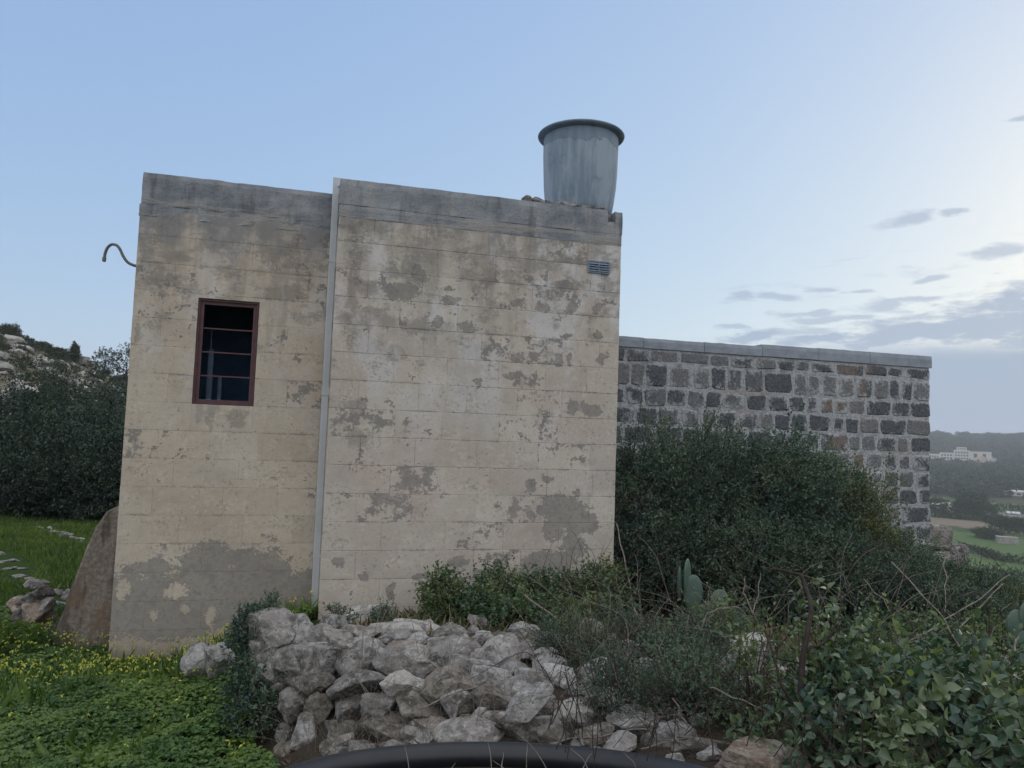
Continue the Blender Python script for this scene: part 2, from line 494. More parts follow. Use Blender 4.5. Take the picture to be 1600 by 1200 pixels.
def plaster(name, cream, cream2, pink, blobs, grime, holes, auto, wash_lo, lime_k):
    mt, g, bs = material(name)
    tc = g.node('ShaderNodeTexCoord')
    tc.object = building
    p = tc.outputs['Object']
    u, d, z = g.sep(p)
    p2 = g.comb(u, z, 0.0)
    rnd = g.node('ShaderNodeObjectInfo').outputs['Random']
    wn = g.noise(p2, 5, 8, 0.72, color=True)
    pw = g.vm('ADD', p2, g.vm('MULTIPLY', g.vm('SUBTRACT', wn, (.5, .5, .5)), (.30, .20, 0)))
    fine = g.noise(p2, 34, 6, 0.7)
    mid = g.noise(p2, 7, 6, 0.62)
    low = g.noise(p2, 1.3, 3, 0.5)
    # paint
    c = g.mix(g.ss(low, .38, .62), cream, cream2)
    c = g.mix(g.mul(g.ss(g.noise(p2, .9, 2, .5), .5, .68), .6), c, pink)
    tint = g.ss(rnd, 0, 1, .93, 1.05)
    c = g.mix(1.0, c, g.comb(tint, tint, tint), 'MULTIPLY')
    c = g.mix(g.mul(g.ss(mid, .52, .68), .35), c, tuple(min(1, k * 1.25) for k in cream2))     # chalky scuffs
    m2 = g.noise(p2, 13, 8, .75)
    c = g.mix(g.mul(g.ss(m2, .50, .64), .42), c, tuple(k * .74 for k in cream2))
    c = g.mix(g.mul(g.ss(m2, .46, .34), .35), c, tuple(min(1, k * 1.22) for k in cream2))
    speck = g.noise(p2, 60, 3, .6)
    c = g.mix(g.mul(g.ss(speck, .60, .72), .5), c, tuple(k * .62 for k in cream))
    # dirt high on the wall
    run = g.noise(g.vm('MULTIPLY', p2, (5.5, .8, 0)), 1.0, 5, .6)
    up = g.ss(z, 2.3, 4.2)
    gr = g.mul(g.ss(g.add(run, g.mul(up, .24)), .56, .82), g.ss(z, 1.7, 3.2))
    c = g.mix(g.mul(gr, .5), c, (.20, .185, .165))
    gb = g.add(g.blobs(pw, grime), g.add(g.mul(g.sub(fine, .5), 1.5), g.mul(g.sub(mid, .5), 1.2)))
    c = g.mix(g.mul(g.ss(gb, .0, .35), .55), c, (.20, .185, .165))
    # dirt and flaking along parts of the joints, pale runs of lime between
    fz = g.math('FRACT', g.mul(g.sub(z, .008), 1 / ROW))
    jd = g.max(g.ss(fz, .10, .0), g.ss(fz, .95, 1.0))
    jm = g.ss(g.add(g.noise(p2, 2.2, 5, .65), g.mul(g.sub(fine, .5), .5)), .50, .66)
    c = g.mix(g.mul(g.mul(jd, jm), .65), c, (.19, .18, .165))
    lime = g.noise(g.vm('MULTIPLY', p2, (2.2, 1.0, 0)), 1.0, 7, .68)
    c = g.mix(g.mul(g.mul(g.ss(lime, .47, .60), g.ss(z, 1.2, 3.4)), lime_k), c, (.56, .55, .55))
    cloudy = g.noise(p2, 1.9, 6, .65)
    c = g.mix(g.mul(g.ss(cloudy, .50, .70), .30), c, (.25, .235, .22))
    # mottled dark growth, heavier towards the top, and a grey wash under the parapet
    mot = g.noise(g.vm('MULTIPLY', p2, (3.0, 4.6, 0)), 1.0, 9, .74)
    mm = g.ss(g.add(mot, g.mul(g.ss(z, 2.2, 4.0), .13)), .595, .68)
    c = g.mix(g.mul(mm, .55), c, (.22, .205, .185))
    m3 = g.noise(p2, 30, 7, .75)
    sp = g.mul(g.ss(m3, .52, .60), g.ss(mot, .47, .60))
    c = g.mix(g.mul(sp, .6), c, (.20, .19, .175))
    pale_fleck = g.mul(g.ss(m3, .47, .40), g.ss(g.noise(p2, 3.4, 5, .65), .48, .60))  # paler plaster flecks, scattered by noise
    c = g.mix(g.mul(pale_fleck, .45), c, (.60, .575, .53))
    ochre = g.mul(g.ss(g.noise(g.vm('MULTIPLY', p2, (2.2, 4.0, 0)), 1.0, 6, .7), .60, .68), g.ss(m2, .42, .55))
    c = g.mix(g.mul(ochre, .45), c, (.33, .24, .145))
    wash = g.ss(g.add(z, g.mul(g.sub(g.add(g.mul(run, .6), g.mul(mid, .4)), .5), 1.5)), wash_lo, wash_lo + .36)
    c = g.mix(g.mul(wash, .72), c, (.20, .205, .215))
    fl = g.noise(p2, 24, 5, .62)
    fm = g.mul(g.ss(fl, .60, .64), g.ss(g.add(g.noise(p2, 2.6, 4, .6), g.mul(jd, .09)), .50, .60))
    c = g.mix(g.mul(fm, .7), c, (.215, .205, .19))
    # flaked patches baring grey render
    f = g.add(g.blobs(pw, blobs), g.add(g.mul(g.sub(fine, .5), 1.3), g.mul(g.sub(mid, .5), 1.2)))
    peel = g.ss(f, .15, .25)
    a = g.add(g.add(g.mul(mid, .62), g.mul(fine, .38)), g.mul(g.sub(rnd, .5), .16))
    a = g.add(a, g.mul(g.ss(g.noise(p2, .9, 3, .5), .40, .62), .085))
    pa = g.ss(a, auto, auto + .018)
    peel = g.max(peel, pa)
    if holes:
        h = g.add(g.blobs(pw, holes), g.mul(g.sub(fine, .5), 1.4))
        peel = g.mul(peel, g.ss(h, .32, .2))
    grey = g.mix(g.ss(mid, .35, .65), (.205, .197, .183), (.26, .248, .23))
    c = g.mix(g.mul(peel, g.ss(m2, .38, .56, .95, .62)), c, grey)
    deep = g.mul(peel, g.ss(g.add(g.mul(mid, .5), g.mul(m2, .5)), .50, .56))
    c = g.mix(g.mul(deep, .5), c, (.15, .145, .135))
    rim = g.math('COMPARE', f, .13, .05)
    c = g.mix(g.mul(rim, .25), c, (.6, .57, .5))
    # damp foot
    c = g.mix(g.mul(g.ss(g.add(z, g.mul(g.sub(mid, .5), .5)), .3, .0), .55), c, (.16, .14, .11))
    g.set(bs.inputs['Base Color'], c)
    bs.inputs['Roughness'].default_value = .95
    bs.inputs['Specular IOR Level'].default_value = .15
    hgt = g.add(g.add(g.mul(fine, .4), g.mul(mid, .6)), g.mul(peel, -.55))
    g.set(bs.inputs['Normal'], g.bump(hgt, .55, .012))
    return mt


M = {}
M['plaster_left'] = plaster('plaster_left', (.445, .382, .31), (.48, .428, .355), (.445, .375, .315), L_BLOBS, L_GRIME, L_HOLES, .67, 3.66, .4)
M['plaster_right'] = plaster('plaster_right', (.46, .41, .355), (.50, .46, .405), (.49, .40, .355), R_BLOBS, R_GRIME, None, .625, 3.92, .8)


def concrete():
    mt, g, bs = material('weathered_concrete')
    tc = g.node('ShaderNodeTexCoord'); tc.object = building
    p = tc.outputs['Object']
    u, d, z = g.sep(p)
    n1 = g.noise(p, 3.2, 7, .65)
    st = g.noise(g.vm('MULTIPLY', p, (8, 8, 1.1)), 1.0, 5, .6)
    hs = g.noise(g.vm('MULTIPLY', p, (1.5, 1.5, 14)), 1.0, 5, .6)
    fine = g.noise(p, 45, 5, .7)
    c = g.mix(g.ss(n1, .35, .68), (.175, .195, .222), (.30, .318, .338))
    c = g.mix(g.mul(g.ss(st, .52, .72), .75), c, (.33, .325, .31))
    c = g.mix(g.mul(g.ss(st, .46, .30), .6), c, (.085, .09, .098))
    low = g.ss(z, 4.24, 4.12)
    c = g.mix(g.mul(g.mul(low, g.ss(hs, .44, .6)), .7), c, (.33, .31, .285))
    c = g.mix(g.mul(g.ss(fine, .55, .7), .5), c, (.07, .07, .07))
    g.set(bs.inputs['Base Color'], c)
    bs.inputs['Roughness'].default_value = .95
    bs.inputs['Specular IOR Level'].default_value = .15
    g.set(bs.inputs['Normal'], g.bump(g.add(g.add(n1, g.mul(fine, .7)), g.mul(g.mul(low, hs), 1.2)), .8, .02))
    return mt


M['concrete'] = concrete()


def simple(name, col, col2=None, scale=12, rough=.8, bump=.3, bd=.01, spec=.3, metal=0.0, coord='Object', detail=6):
    mt, g, bs = material(name)
    tc = g.node('ShaderNodeTexCoord')
    n = g.noise(tc.outputs[coord], scale, detail, .6)
    n2 = g.noise(tc.outputs[coord], scale * 5, 4, .65)
    if col2 is None:
        col2 = tuple(c * .7 for c in col)
    c = g.mix(g.ss(g.add(g.mul(n, .7), g.mul(n2, .3)), .36, .64), col, col2)
    g.set(bs.inputs['Base Color'], c)
    bs.inputs['Roughness'].default_value = rough
    bs.inputs['Specular IOR Level'].default_value = spec
    bs.inputs['Metallic'].default_value = metal
    if bump:
        g.set(bs.inputs['Normal'], g.bump(g.add(n, g.mul(n2, .6)), bump, bd))
    return mt


M['pvc'] = simple('grey_white_plastic', (.50, .53, .56), (.43, .46, .49), 3, .45, .05)
M['vent'] = simple('blue_grey_plastic', (.19, .255, .32), (.15, .20, .26), 9, .5, .1)
M['maroon'] = simple('maroon_paint', (.10, .048, .054), (.072, .036, .042), 14, .55, .3)
M['dark_room'] = simple('dark_room', (.30, .42, .56), (.24, .34, .46), 4, .95, 0)
M['inner_board'] = simple('inner_board', (.45, .46, .46), (.36, .37, .38), 4, .8, 0)
M['conduit'] = simple('grey_conduit', (.16, .165, .17), (.10, .10, .10), 20, .6, .2)
M['black_plastic'] = simple('black_plastic', (.007, .009, .013), (.012, .014, .018), 6, .42, .12, .004, spec=.5)


def glass():
    mt, g, bs = material('window_glass')
    out = mt.node_tree.nodes['Material Output']
    tr = g.node('ShaderNodeBsdfTransparent'); tr.inputs[0].default_value = (.66, .72, .78, 1)
    g.l.new(tr.outputs[0], out.inputs[0])
    return mt


M['glass'] = glass()


def tank_mat():
    mt, g, bs = material('weathered_tank')
    tc = g.node('ShaderNodeTexCoord')
    p = tc.outputs['Object']
    x, y, z = g.sep(p)
    st = g.noise(g.vm('MULTIPLY', p, (7, 7, 1.0)), 1.0, 6, .65)
    n = g.noise(p, 5, 6, .65)
    fine = g.noise(p, 40, 4, .7)
    c = g.mix(g.ss(st, .38, .60), (.185, .245, .31), (.305, .37, .44))
    c = g.mix(g.mul(g.ss(n, .56, .68), .6), c, (.13, .18, .24))
    # the dark tide mark under the rim and scattered dark spots
    wz = g.add(z, g.mul(g.sub(g.noise(p, 3.2, 4, .6), .5), .30))
    up = g.ss(wz, .735, .75)
    c = g.mix(g.mul(up, .5), c, (.12, .17, .23))
    line = g.ss(g.math('ABSOLUTE', g.sub(wz, .74)), .012, .0)
    c = g.mix(g.mul(line, g.mul(g.ss(fine, .4, .6), .7)), c, (.07, .08, .09))
    c = g.mix(g.mul(g.ss(fine, .66, .72), .6), c, (.12, .13, .14))
    c = g.mix(g.mul(g.ss(z, .10, .0), .5), c, (.13, .145, .155))
    g.set(bs.inputs['Base Color'], c)
    bs.inputs['Roughness'].default_value = .8
    bs.inputs['Specular IOR Level'].default_value = .3
    g.set(bs.inputs['Normal'], g.bump(g.add(n, g.mul(fine, .5)), .25, .01))
    return mt


M['tank'] = tank_mat()


def limestone(name, light, mid_, dark, white=.5, sc=1.0):
    mt, g, bs = material(name)
    tc = g.node('ShaderNodeTexCoord')
    oi = g.node('ShaderNodeObjectInfo')
    geo = g.node('ShaderNodeNewGeometry')
    p = g.vm('ADD', geo.outputs['Position'], g.vm('MULTIPLY', oi.outputs['Location'], (3.1, 2.7, 1.9)))
    n = g.noise(p, 7 * sc, 8, .66, .6)
    n2 = g.noise(p, 26 * sc, 7, .7, .4)
    v = g.voro(p, 34 * sc)
    rnd = oi.outputs['Random']
    c = g.mix(g.ss(n, .38, .58), dark, mid_)
    c = g.mix(g.mul(g.ss(n2, .47, .66), .8), c, light)
    # lichen and bare white crust
    w = g.add(g.mul(g.noise(p, 4.5 * sc, 6, .6), .6), g.mul(n2, .4))
    c = g.mix(g.mul(g.ss(w, .50, .60), white), c, (.47, .475, .47))
    c = g.mix(g.mul(g.ss(n2, .40, .28), .7), c, (.05, .05, .05))
    c = g.mix(g.mul(g.ss(v, .22, .05), .5), c, (.07, .068, .065))
    c = g.mix(g.mul(g.ss(rnd, .7, 1), .25), c, (.23, .19, .145))
    t = g.ss(rnd, 0, 1, .78, 1.12)
    c = g.mix(1.0, c, g.comb(t, t, t), 'MULTIPLY')
    g.set(bs.inputs['Base Color'], c)
    bs.inputs['Roughness'].default_value = .95
    bs.inputs['Specular IOR Level'].default_value = .12
    hgt = g.add(g.add(g.mul(n, 1.0), g.mul(n2, .55)), g.mul(g.ss(v, 0, .4), .22))
    g.set(bs.inputs['Normal'], g.bump(hgt, .9, .035 / sc))
    return mt


M['limestone'] = limestone('limestone', (.36, .35, .335), (.25, .24, .228), (.10, .096, .09), .5)
M['limestone_white'] = limestone('limestone_white', (.50, .50, .49), (.38, .375, .36), (.17, .165, .155), .8)
M['limestone_dark'] = limestone('limestone_dark', (.27, .25, .225), (.19, .172, .15), (.075, .068, .058), .22)  # darker, browner limestone, used mostly for the lower stones
M['limestone_brown'] = limestone('limestone_brown', (.36, .325, .29), (.26, .215, .18), (.15, .11, .085), .4, 1.3)
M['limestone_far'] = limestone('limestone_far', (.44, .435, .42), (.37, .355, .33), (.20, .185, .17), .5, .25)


def buttress_mat():
    mt, g, bs = material('buttress_render')
    tc = g.node('ShaderNodeTexCoord')
    p = tc.outputs['Object']
    x, y, z = g.sep(p)
    n = g.noise(p, 2.6, 6, .6); f = g.noise(p, 26, 6, .7)
    st = g.noise(g.vm('MULTIPLY', p, (6, 6, 1.1)), 1.0, 5, .6)
    c = g.mix(g.ss(f, .4, .62), (.17, .15, .13), (.27, .235, .20))
    c = g.mix(g.mul(g.ss(st, .48, .62), .75), c, (.07, .06, .055))
    c = g.mix(g.mul(g.mul(g.ss(g.add(n, g.mul(g.sub(.55, z), .25)), .50, .62), g.ss(z, 1.15, .6)), .6), c, (.18, .118, .078))
    c = g.mix(g.mul(g.ss(f, .6, .7), .3), c, (.36, .33, .3))
    g.set(bs.inputs['Base Color'], c)
    bs.inputs['Roughness'].default_value = .95
    bs.inputs['Specular IOR Level'].default_value = .1
    g.set(bs.inputs['Normal'], g.bump(g.add(n, f), .8, .02))
    return mt


M['buttress'] = buttress_mat()


def field_stone():
    """dark blocks with whitewash still clinging round their edges"""
    mt, g, bs = material('whitewashed_block')
    tc = g.node('ShaderNodeTexCoord')
    oi = g.node('ShaderNodeObjectInfo'); rnd = oi.outputs['Random']
    geo = g.node('ShaderNodeNewGeometry'); p = geo.outputs['Position']
    gx, gy, gz = g.sep(tc.outputs['Generated'])
    ex = g.math('ABSOLUTE', g.sub(gx, .5)); ez = g.math('ABSOLUTE', g.sub(gz, .5))
    e = g.mul(g.max(ex, ez), 2.0)
    n = g.noise(p, 6, 6, .65); f = g.noise(p, 30, 6, .72); ff = g.noise(p, 90, 3, .6)
    base = g.mix(g.ss(f, .35, .65), (.062, .072, .084), (.135, .146, .158))
    warm = g.mix(g.ss(f, .35, .65), (.15, .12, .105), (.25, .21, .185))
    pick = g.ss(g.add(g.mul(rnd, .5), g.mul(g.ss(g.math('ABSOLUTE', g.sub(g.sep(p)[0], 4.85)), .75, .1), .5)), .62, .75)
    base = g.mix(g.mul(pick, .8), base, warm)
    mid = g.mix(g.ss(f, .35, .65), (.14, .145, .15), (.25, .25, .25))
    base = g.mix(g.mul(g.ss(g.math('FRACT', g.mul(rnd, 7.3)), .40, .75), .75), base, mid)
    ww = g.add(g.mul(e, .60), g.add(g.mul(g.sub(n, .5), 1.5), g.mul(g.sub(f, .5), 1.1)))
    st = g.noise(g.vm('MULTIPLY', p, (10, 10, 1.4)), 1.0, 5, .65)
    ww = g.add(ww, g.add(g.mul(g.sub(st, .5), .8), g.mul(g.sub(g.math('FRACT', g.mul(rnd, 13.7)), .5), .34)))
    c = g.mix(g.mul(g.ss(ww, .36, .72), .9), base, (.38, .40, .415))
    c = g.mix(g.mul(g.ss(ff, .62, .72), .55), c, (.32, .325, .33))
    g.set(bs.inputs['Base Color'], c)
    bs.inputs['Roughness'].default_value = .95
    bs.inputs['Specular IOR Level'].default_value = .12
    g.set(bs.inputs['Normal'], g.bump(g.add(n, g.mul(f, .8)), .8, .02))
    return mt


M['field_stone'] = field_stone()


def mortar_mat():
    mt, g, bs = material('whitewashed_mortar')
    geo = g.node('ShaderNodeNewGeometry'); p = geo.outputs['Position']
    n = g.noise(p, 5, 6, .65); f = g.noise(p, 28, 6, .72)
    st = g.noise(g.vm('MULTIPLY', p, (9, 9, 1.2)), 1.0, 5, .6)
    c = g.mix(g.ss(f, .36, .6), (.26, .275, .295), (.44, .46, .475))
    c = g.mix(g.mul(g.ss(n, .48, .36), .5), c, (.12, .125, .135))
    c = g.mix(g.mul(g.ss(st, .55, .68), .4), c, (.46, .46, .46))
    u, d, z = g.sep(p)
    c = g.mix(g.mul(g.ss(g.noise(p, .8, 2, .5), .58, .7), .4), c, (.30, .235, .19))
    g.set(bs.inputs['Base Color'], c)
    bs.inputs['Roughness'].default_value = .95
    bs.inputs['Specular IOR Level'].default_value = .12
    g.set(bs.inputs['Normal'], g.bump(g.add(n, f), .8, .025))
    return mt


M['mortar'] = mortar_mat()
M['coping'] = simple('coping_stone', (.29, .325, .37), (.22, .25, .29), 5, .9, .5, .01, .15)


def leaf_mat(name, cols, trans=.25, rough=.5, spec=.35):
    mt, g, bs = material(name)
    geo = g.node('ShaderNodeNewGeometry')
    r = geo.outputs['Random Per Island']
    cols = [tuple(v * 1.32 for v in k) for k in cols]
    n = len(cols)
    c = g.ramp(r, [(i / max(1, n - 1), k) for i, k in enumerate(cols)])
    nz = g.noise(geo.outputs['Position'], 2.5, 3, .6)
    c = g.mix(g.mul(g.ss(nz, .42, .62), .42), c, tuple(k * a for k, a in zip(cols[-1], (1.7, 1.5, 1.2))))
    g.set(bs.inputs['Base Color'], c)
    bs.inputs['Roughness'].default_value = rough
    bs.inputs['Specular IOR Level'].default_value = spec
    out = mt.node_tree.nodes['Material Output']
    tl = g.node('ShaderNodeBsdfTranslucent')
    g.set(tl.inputs[0], g.mix(1.0, c, (1.5, 1.7, .6), 'MULTIPLY'))
    mx = g.node('ShaderNodeMixShader'); mx.inputs[0].default_value = trans
    g.l.new(bs.outputs[0], mx.inputs[1]); g.l.new(tl.outputs[0], mx.inputs[2]); g.l.new(mx.outputs[0], out.inputs[0])
    return mt


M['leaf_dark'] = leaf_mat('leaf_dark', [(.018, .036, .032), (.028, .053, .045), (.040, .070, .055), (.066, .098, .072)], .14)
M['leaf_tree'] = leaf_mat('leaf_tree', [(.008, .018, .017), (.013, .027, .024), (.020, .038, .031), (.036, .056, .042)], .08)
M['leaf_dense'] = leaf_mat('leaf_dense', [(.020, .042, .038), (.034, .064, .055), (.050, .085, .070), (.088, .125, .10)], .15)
M['leaf_bramble'] = leaf_mat('leaf_bramble', [(.020, .048, .032), (.034, .068, .042), (.052, .088, .050), (.092, .12, .062)], .2)
M['leaf_broad'] = leaf_mat('leaf_broad', [(.020, .048, .040), (.032, .066, .050), (.048, .084, .058), (.085, .115, .066)], .16, .42, .45)
M['leaf_young'] = leaf_mat('leaf_young', [(.055, .09, .038), (.08, .115, .042), (.115, .135, .052)], .28)
M['clover'] = leaf_mat('clover', [(.020, .052, .014), (.036, .080, .020), (.056, .108, .027), (.090, .145, .042)], .28)
M['grass'] = leaf_mat('grass', [(.036, .070, .018), (.055, .096, .024), (.085, .125, .036)], .3)
M['grass_rough'] = leaf_mat('grass_rough', [(.04, .06, .022), (.07, .085, .035), (.13, .115, .07), (.17, .145, .10)], .25)
M['leaf_mixed'] = leaf_mat('leaf_mixed', [(.020, .040, .026), (.038, .062, .034), (.062, .088, .044), (.11, .12, .06)], .16)
M['petal'] = leaf_mat('petal', [(.30, .33, .09), (.40, .42, .12), (.36, .36, .07)], .3)
M['hedge_far'] = leaf_mat('hedge_far', [(.024, .034, .022), (.034, .044, .028), (.046, .058, .034)], 0, .9, .1)
M['twig'] = simple('twig_bark', (.085, .07, .06), (.045, .038, .035), 30, .9, .3, .005, .15)
M['dry'] = simple('dry_stalk', (.25, .22, .19), (.14, .12, .105), 30, .9, .2, .005, .15)
M['bark'] = simple('dark_bark', (.055, .045, .04), (.03, .026, .022), 14, .95, .5, .02, .1)
M['cactus'] = simple('cactus_pad', (.085, .135, .105), (.060, .10, .085), 9, .55, .2, .006, .35)
M['white_paint'] = simple('far_white_wall', (.55, .54, .52), (.48, .47, .45), .15, .9, 0)
M['far_window'] = simple('far_window', (.06, .07, .08), (.04, .05, .06), .3, .3, 0)
M['earth_bank'] = simple('pale_earth', (.36, .28, .22), (.28, .21, .16), .2, .95, .3, .3)
M['car_paint'] = simple('pale_car_paint', (.6, .61, .62), (.5, .51, .52), 1, .35, 0, spec=.5)


def ground_mat():
    mt, g, bs = material('ground')
    at = g.node('ShaderNodeAttribute', attribute_name='cover')
    geo = g.node('ShaderNodeNewGeometry'); p = geo.outputs['Position']
    n = g.noise(p, 1.7, 8, .65); f = g.noise(p, 14, 6, .7); ff = g.noise(p, 60, 4, .7)
    t = g.add(.62, g.add(g.mul(n, .4), g.mul(f, .35)))
    c = g.mix(1.0, at.outputs['Color'], g.comb(t, t, t), 'MULTIPLY')
    c = g.mix(g.mul(g.ss(ff, .6, .7), .3), c, (.2, .18, .15))
    g.set(bs.inputs['Base Color'], c)
    bs.inputs['Roughness'].default_value = 1.0
    bs.inputs['Specular IOR Level'].default_value = .05
    g.set(bs.inputs['Normal'], g.bump(g.add(n, f), .9, .05))
    return mt


M['ground'] = ground_mat()


# ------------------------------------------------------------------ ground: one sheet out to the ridge
def build_ground():
    az = np.concatenate([np.linspace(-180, -46, 56, endpoint=False), np.linspace(-46, 46, 330, endpoint=False), np.linspace(46, 180, 56, endpoint=False)])
    rr = [0.35]
    while rr[-1] < 1750:
        r = rr[-1]
        rr.append(r + max(.03, .0125 * r))
    rr = np.array(rr)
    A, R = np.meshgrid(np.radians(az), rr)
    X = R * np.sin(A); Y = R * np.cos(A)
    Z = height(X, Y)
    nr, na = X.shape
    V = np.stack([X, Y, Z], -1).reshape(-1, 3)
    i, k = np.meshgrid(np.arange(nr - 1), np.arange(na), indexing='ij')
    k2 = (k + 1) % na
    F = np.stack([i * na + k, (i + 1) * na + k, (i + 1) * na + k2, i * na + k2], -1).reshape(-1, 4)
    mb = MB(); mb.add(V, F)
    ctr = mb.nv
    mb.add([(0, 0, hz(0, 0))], np.zeros((0, 3), int))
    mb.f.append(np.stack([np.full(na, ctr), np.arange(na), (np.arange(na) + 1) % na], -1))
    mb.f = [f for f in mb.f if len(f)]
    o = mb.build('ground', M['ground'], smooth=True)
    tag(o, kind='structure')
    # what grows or lies there
    x, y = np.append(X.ravel(), 0), np.append(Y.ravel(), 0)
    r = np.hypot(x, y); phi = np.degrees(np.arctan2(x, y))
    C = np.empty((len(x), 3))
    soil = np.array([.060, .050, .040]); green = np.array([.05, .085, .025])
    C[:] = soil
    lf = (x < -1.55) & (r < 30)
    C[lf] = green * .8
    # right of the rubble: rough turf and litter
    rt = (x > 1.2) & (r < 60)
    kt = sstep(vnoise(x, y, 1.4, 3) + .6 * vnoise(x, y, 4.1, 5), -.5, .6)[:, None]
    C[rt] = (np.array([.060, .075, .032]) * kt + np.array([.095, .080, .058]) * (1 - kt))[rt]
    # left hill: dry scrub and bare rock
    hl = (phi < 3) & (r > 22) & (r < 560)
    k1 = sstep(vnoise(x, y, .35, 1) + .7 * vnoise(x, y, 1.1, 2), -.2, .5)[:, None]
    hc = np.array([.075, .078, .05]) * k1 + np.array([.165, .145, .11]) * (1 - k1)
    C[hl] = hc[hl]
    # valley fields on the right
    vr = (phi >= 3) & (r > 14)
    C[vr] = np.array([.06, .065, .035])
    s = r + 22 * np.sin((phi - 30) * .12) + 2 * vnoise(x, y, .05, 6)
    def strip(a, b, c):
        q = vr & (s > a) & (s < b)
        C[q] = c
    strip(140, 214, (.15, .15, .075))
    strip(214, 222, (.03, .04, .025))
    strip(222, 330, (.085, .135, .052))
    strip(330, 352, (.05, .08, .03))
    strip(352, 386, (.20, .165, .125))
    strip(386, 398, (.03, .04, .025))
    strip(398, 440, (.09, .125, .055))
    strip(440, 462, (.20, .20, .195))
    strip(462, 545, (.085, .125, .052))
    w = (r > 545)
    wk = sstep(vnoise(x, y, .03, 2) + .6 * vnoise(x, y, .09, 4), -.4, .6)[:, None]
    wc = np.array([.035, .045, .028]) * wk + np.array([.075, .072, .05]) * (1 - wk)
    C[w] = wc[w]
    col = o.data.color_attributes.new('cover', 'FLOAT_COLOR', 'POINT')
    buf = np.ones((len(o.data.vertices), 4), np.float32)
    buf[:, :3] = C[:len(buf)]
    col.data.foreach_set('color', buf.ravel())
    return o


ground = build_ground()
# ------------------------------------------------------------------ the building
def part(o, **kw):
    return tag(o, **kw)


ROWS = [(0.008 + ROW * k, 0.008 + ROW * (k + 1)) for k in range(-2, 16)]


def courses(u0, u1, yface, depth, mat, gap, ch, hole=None, top=4.045, lens=(.42, .62), bottom=-.3):
    for k, (z0, z1) in enumerate(ROWS):
        if z0 >= top or z1 < bottom: continue
        z1 = min(z1, top)
        spans = [(u0, u1, z0, z1)]
        if hole and z1 > hole[2] and z0 < hole[3]:
            spans = [(u0, hole[0], z0, z1), (hole[1], u1, z0, z1)]
            if z1 > hole[3]: spans.append((hole[0], hole[1], hole[3], z1))
            if z0 < hole[2]: spans.append((hole[0], hole[1], z0, hole[2]))
        for (a, b, c, d) in spans:
            x = a
            first = True
            while x < b - 1e-4:
                w = random.uniform(*lens)
                if first and k % 2: w *= .55
                first = False
                e = x + w
                if b - e < .2: e = b
                g_ = gap
                mb = MB()
                pr = random.uniform(0, gap)
                mb.block(x + g_, e - g_, yface - pr, yface + depth, c + g_, d - g_, ch, gap * .9)
                mb.build('stone_block', mat, building)
                x = e


HOLE = (.545, 1.08, 2.29, 3.27)
WT = .24          # wall thickness
courses(0.0, 1.745, 0.0, .08, M['plaster_left'], .0011, .0014, HOLE)
courses(1.755, 4.54, -PROUD, .08, M['plaster_right'], .0017, .0024)

# bedding behind the block faces, a few millimetres back, so the joints read as shallow lines
mb = MB()
mb.box(0.004, HOLE[0] - .002, .0018, WT, -.5, 4.05)
mb.box(HOLE[1] + .002, 1.76, .0018, WT, -.5, 4.05)
mb.box(HOLE[0] - .002, HOLE[1] + .002, .0018, WT, -.5, HOLE[2] - .002)
mb.box(HOLE[0] - .002, HOLE[1] + .002, .0018, WT, HOLE[3] + .002, 4.05)
mb.build('wall_bed', M['plaster_left'], building)
mb = MB()
mb.box(1.759, 4.536, -PROUD + .0025, -PROUD + WT, -.5, 4.05)
mb.box(1.757, 1.757 + WT, -PROUD + WT, .3, -.5, 4.05)
mb.build('wall_bed', M['plaster_right'], building)
mb = MB()
mb.box(0.0, WT, WT + .001, 3.9, -.5, 4.05)
mb.box(4.3, 4.536, -PROUD + WT + .001, 3.9, -.5, 4.05)
mb.box(0.0, 4.536, 3.901, 4.1, -.5, 4.05)
mb.build('side_wall', M['plaster_left'], building)
mb = MB()
mb.box(0.02, 4.5, .26, 4.05, 4.06, 4.34)
mb.build('roof', M['concrete'], building)
mb = MB(); mb.box(WT, 4.3, .26, 3.9, 1.4, 1.5)
mb.build('inner_floor', M['dark_room'], building)
mb = MB(); mb.box(WT + .002, 4.298, 1.25, 1.3, 1.5, 4.04)
mb.build('inner_partition', M['dark_room'], building)


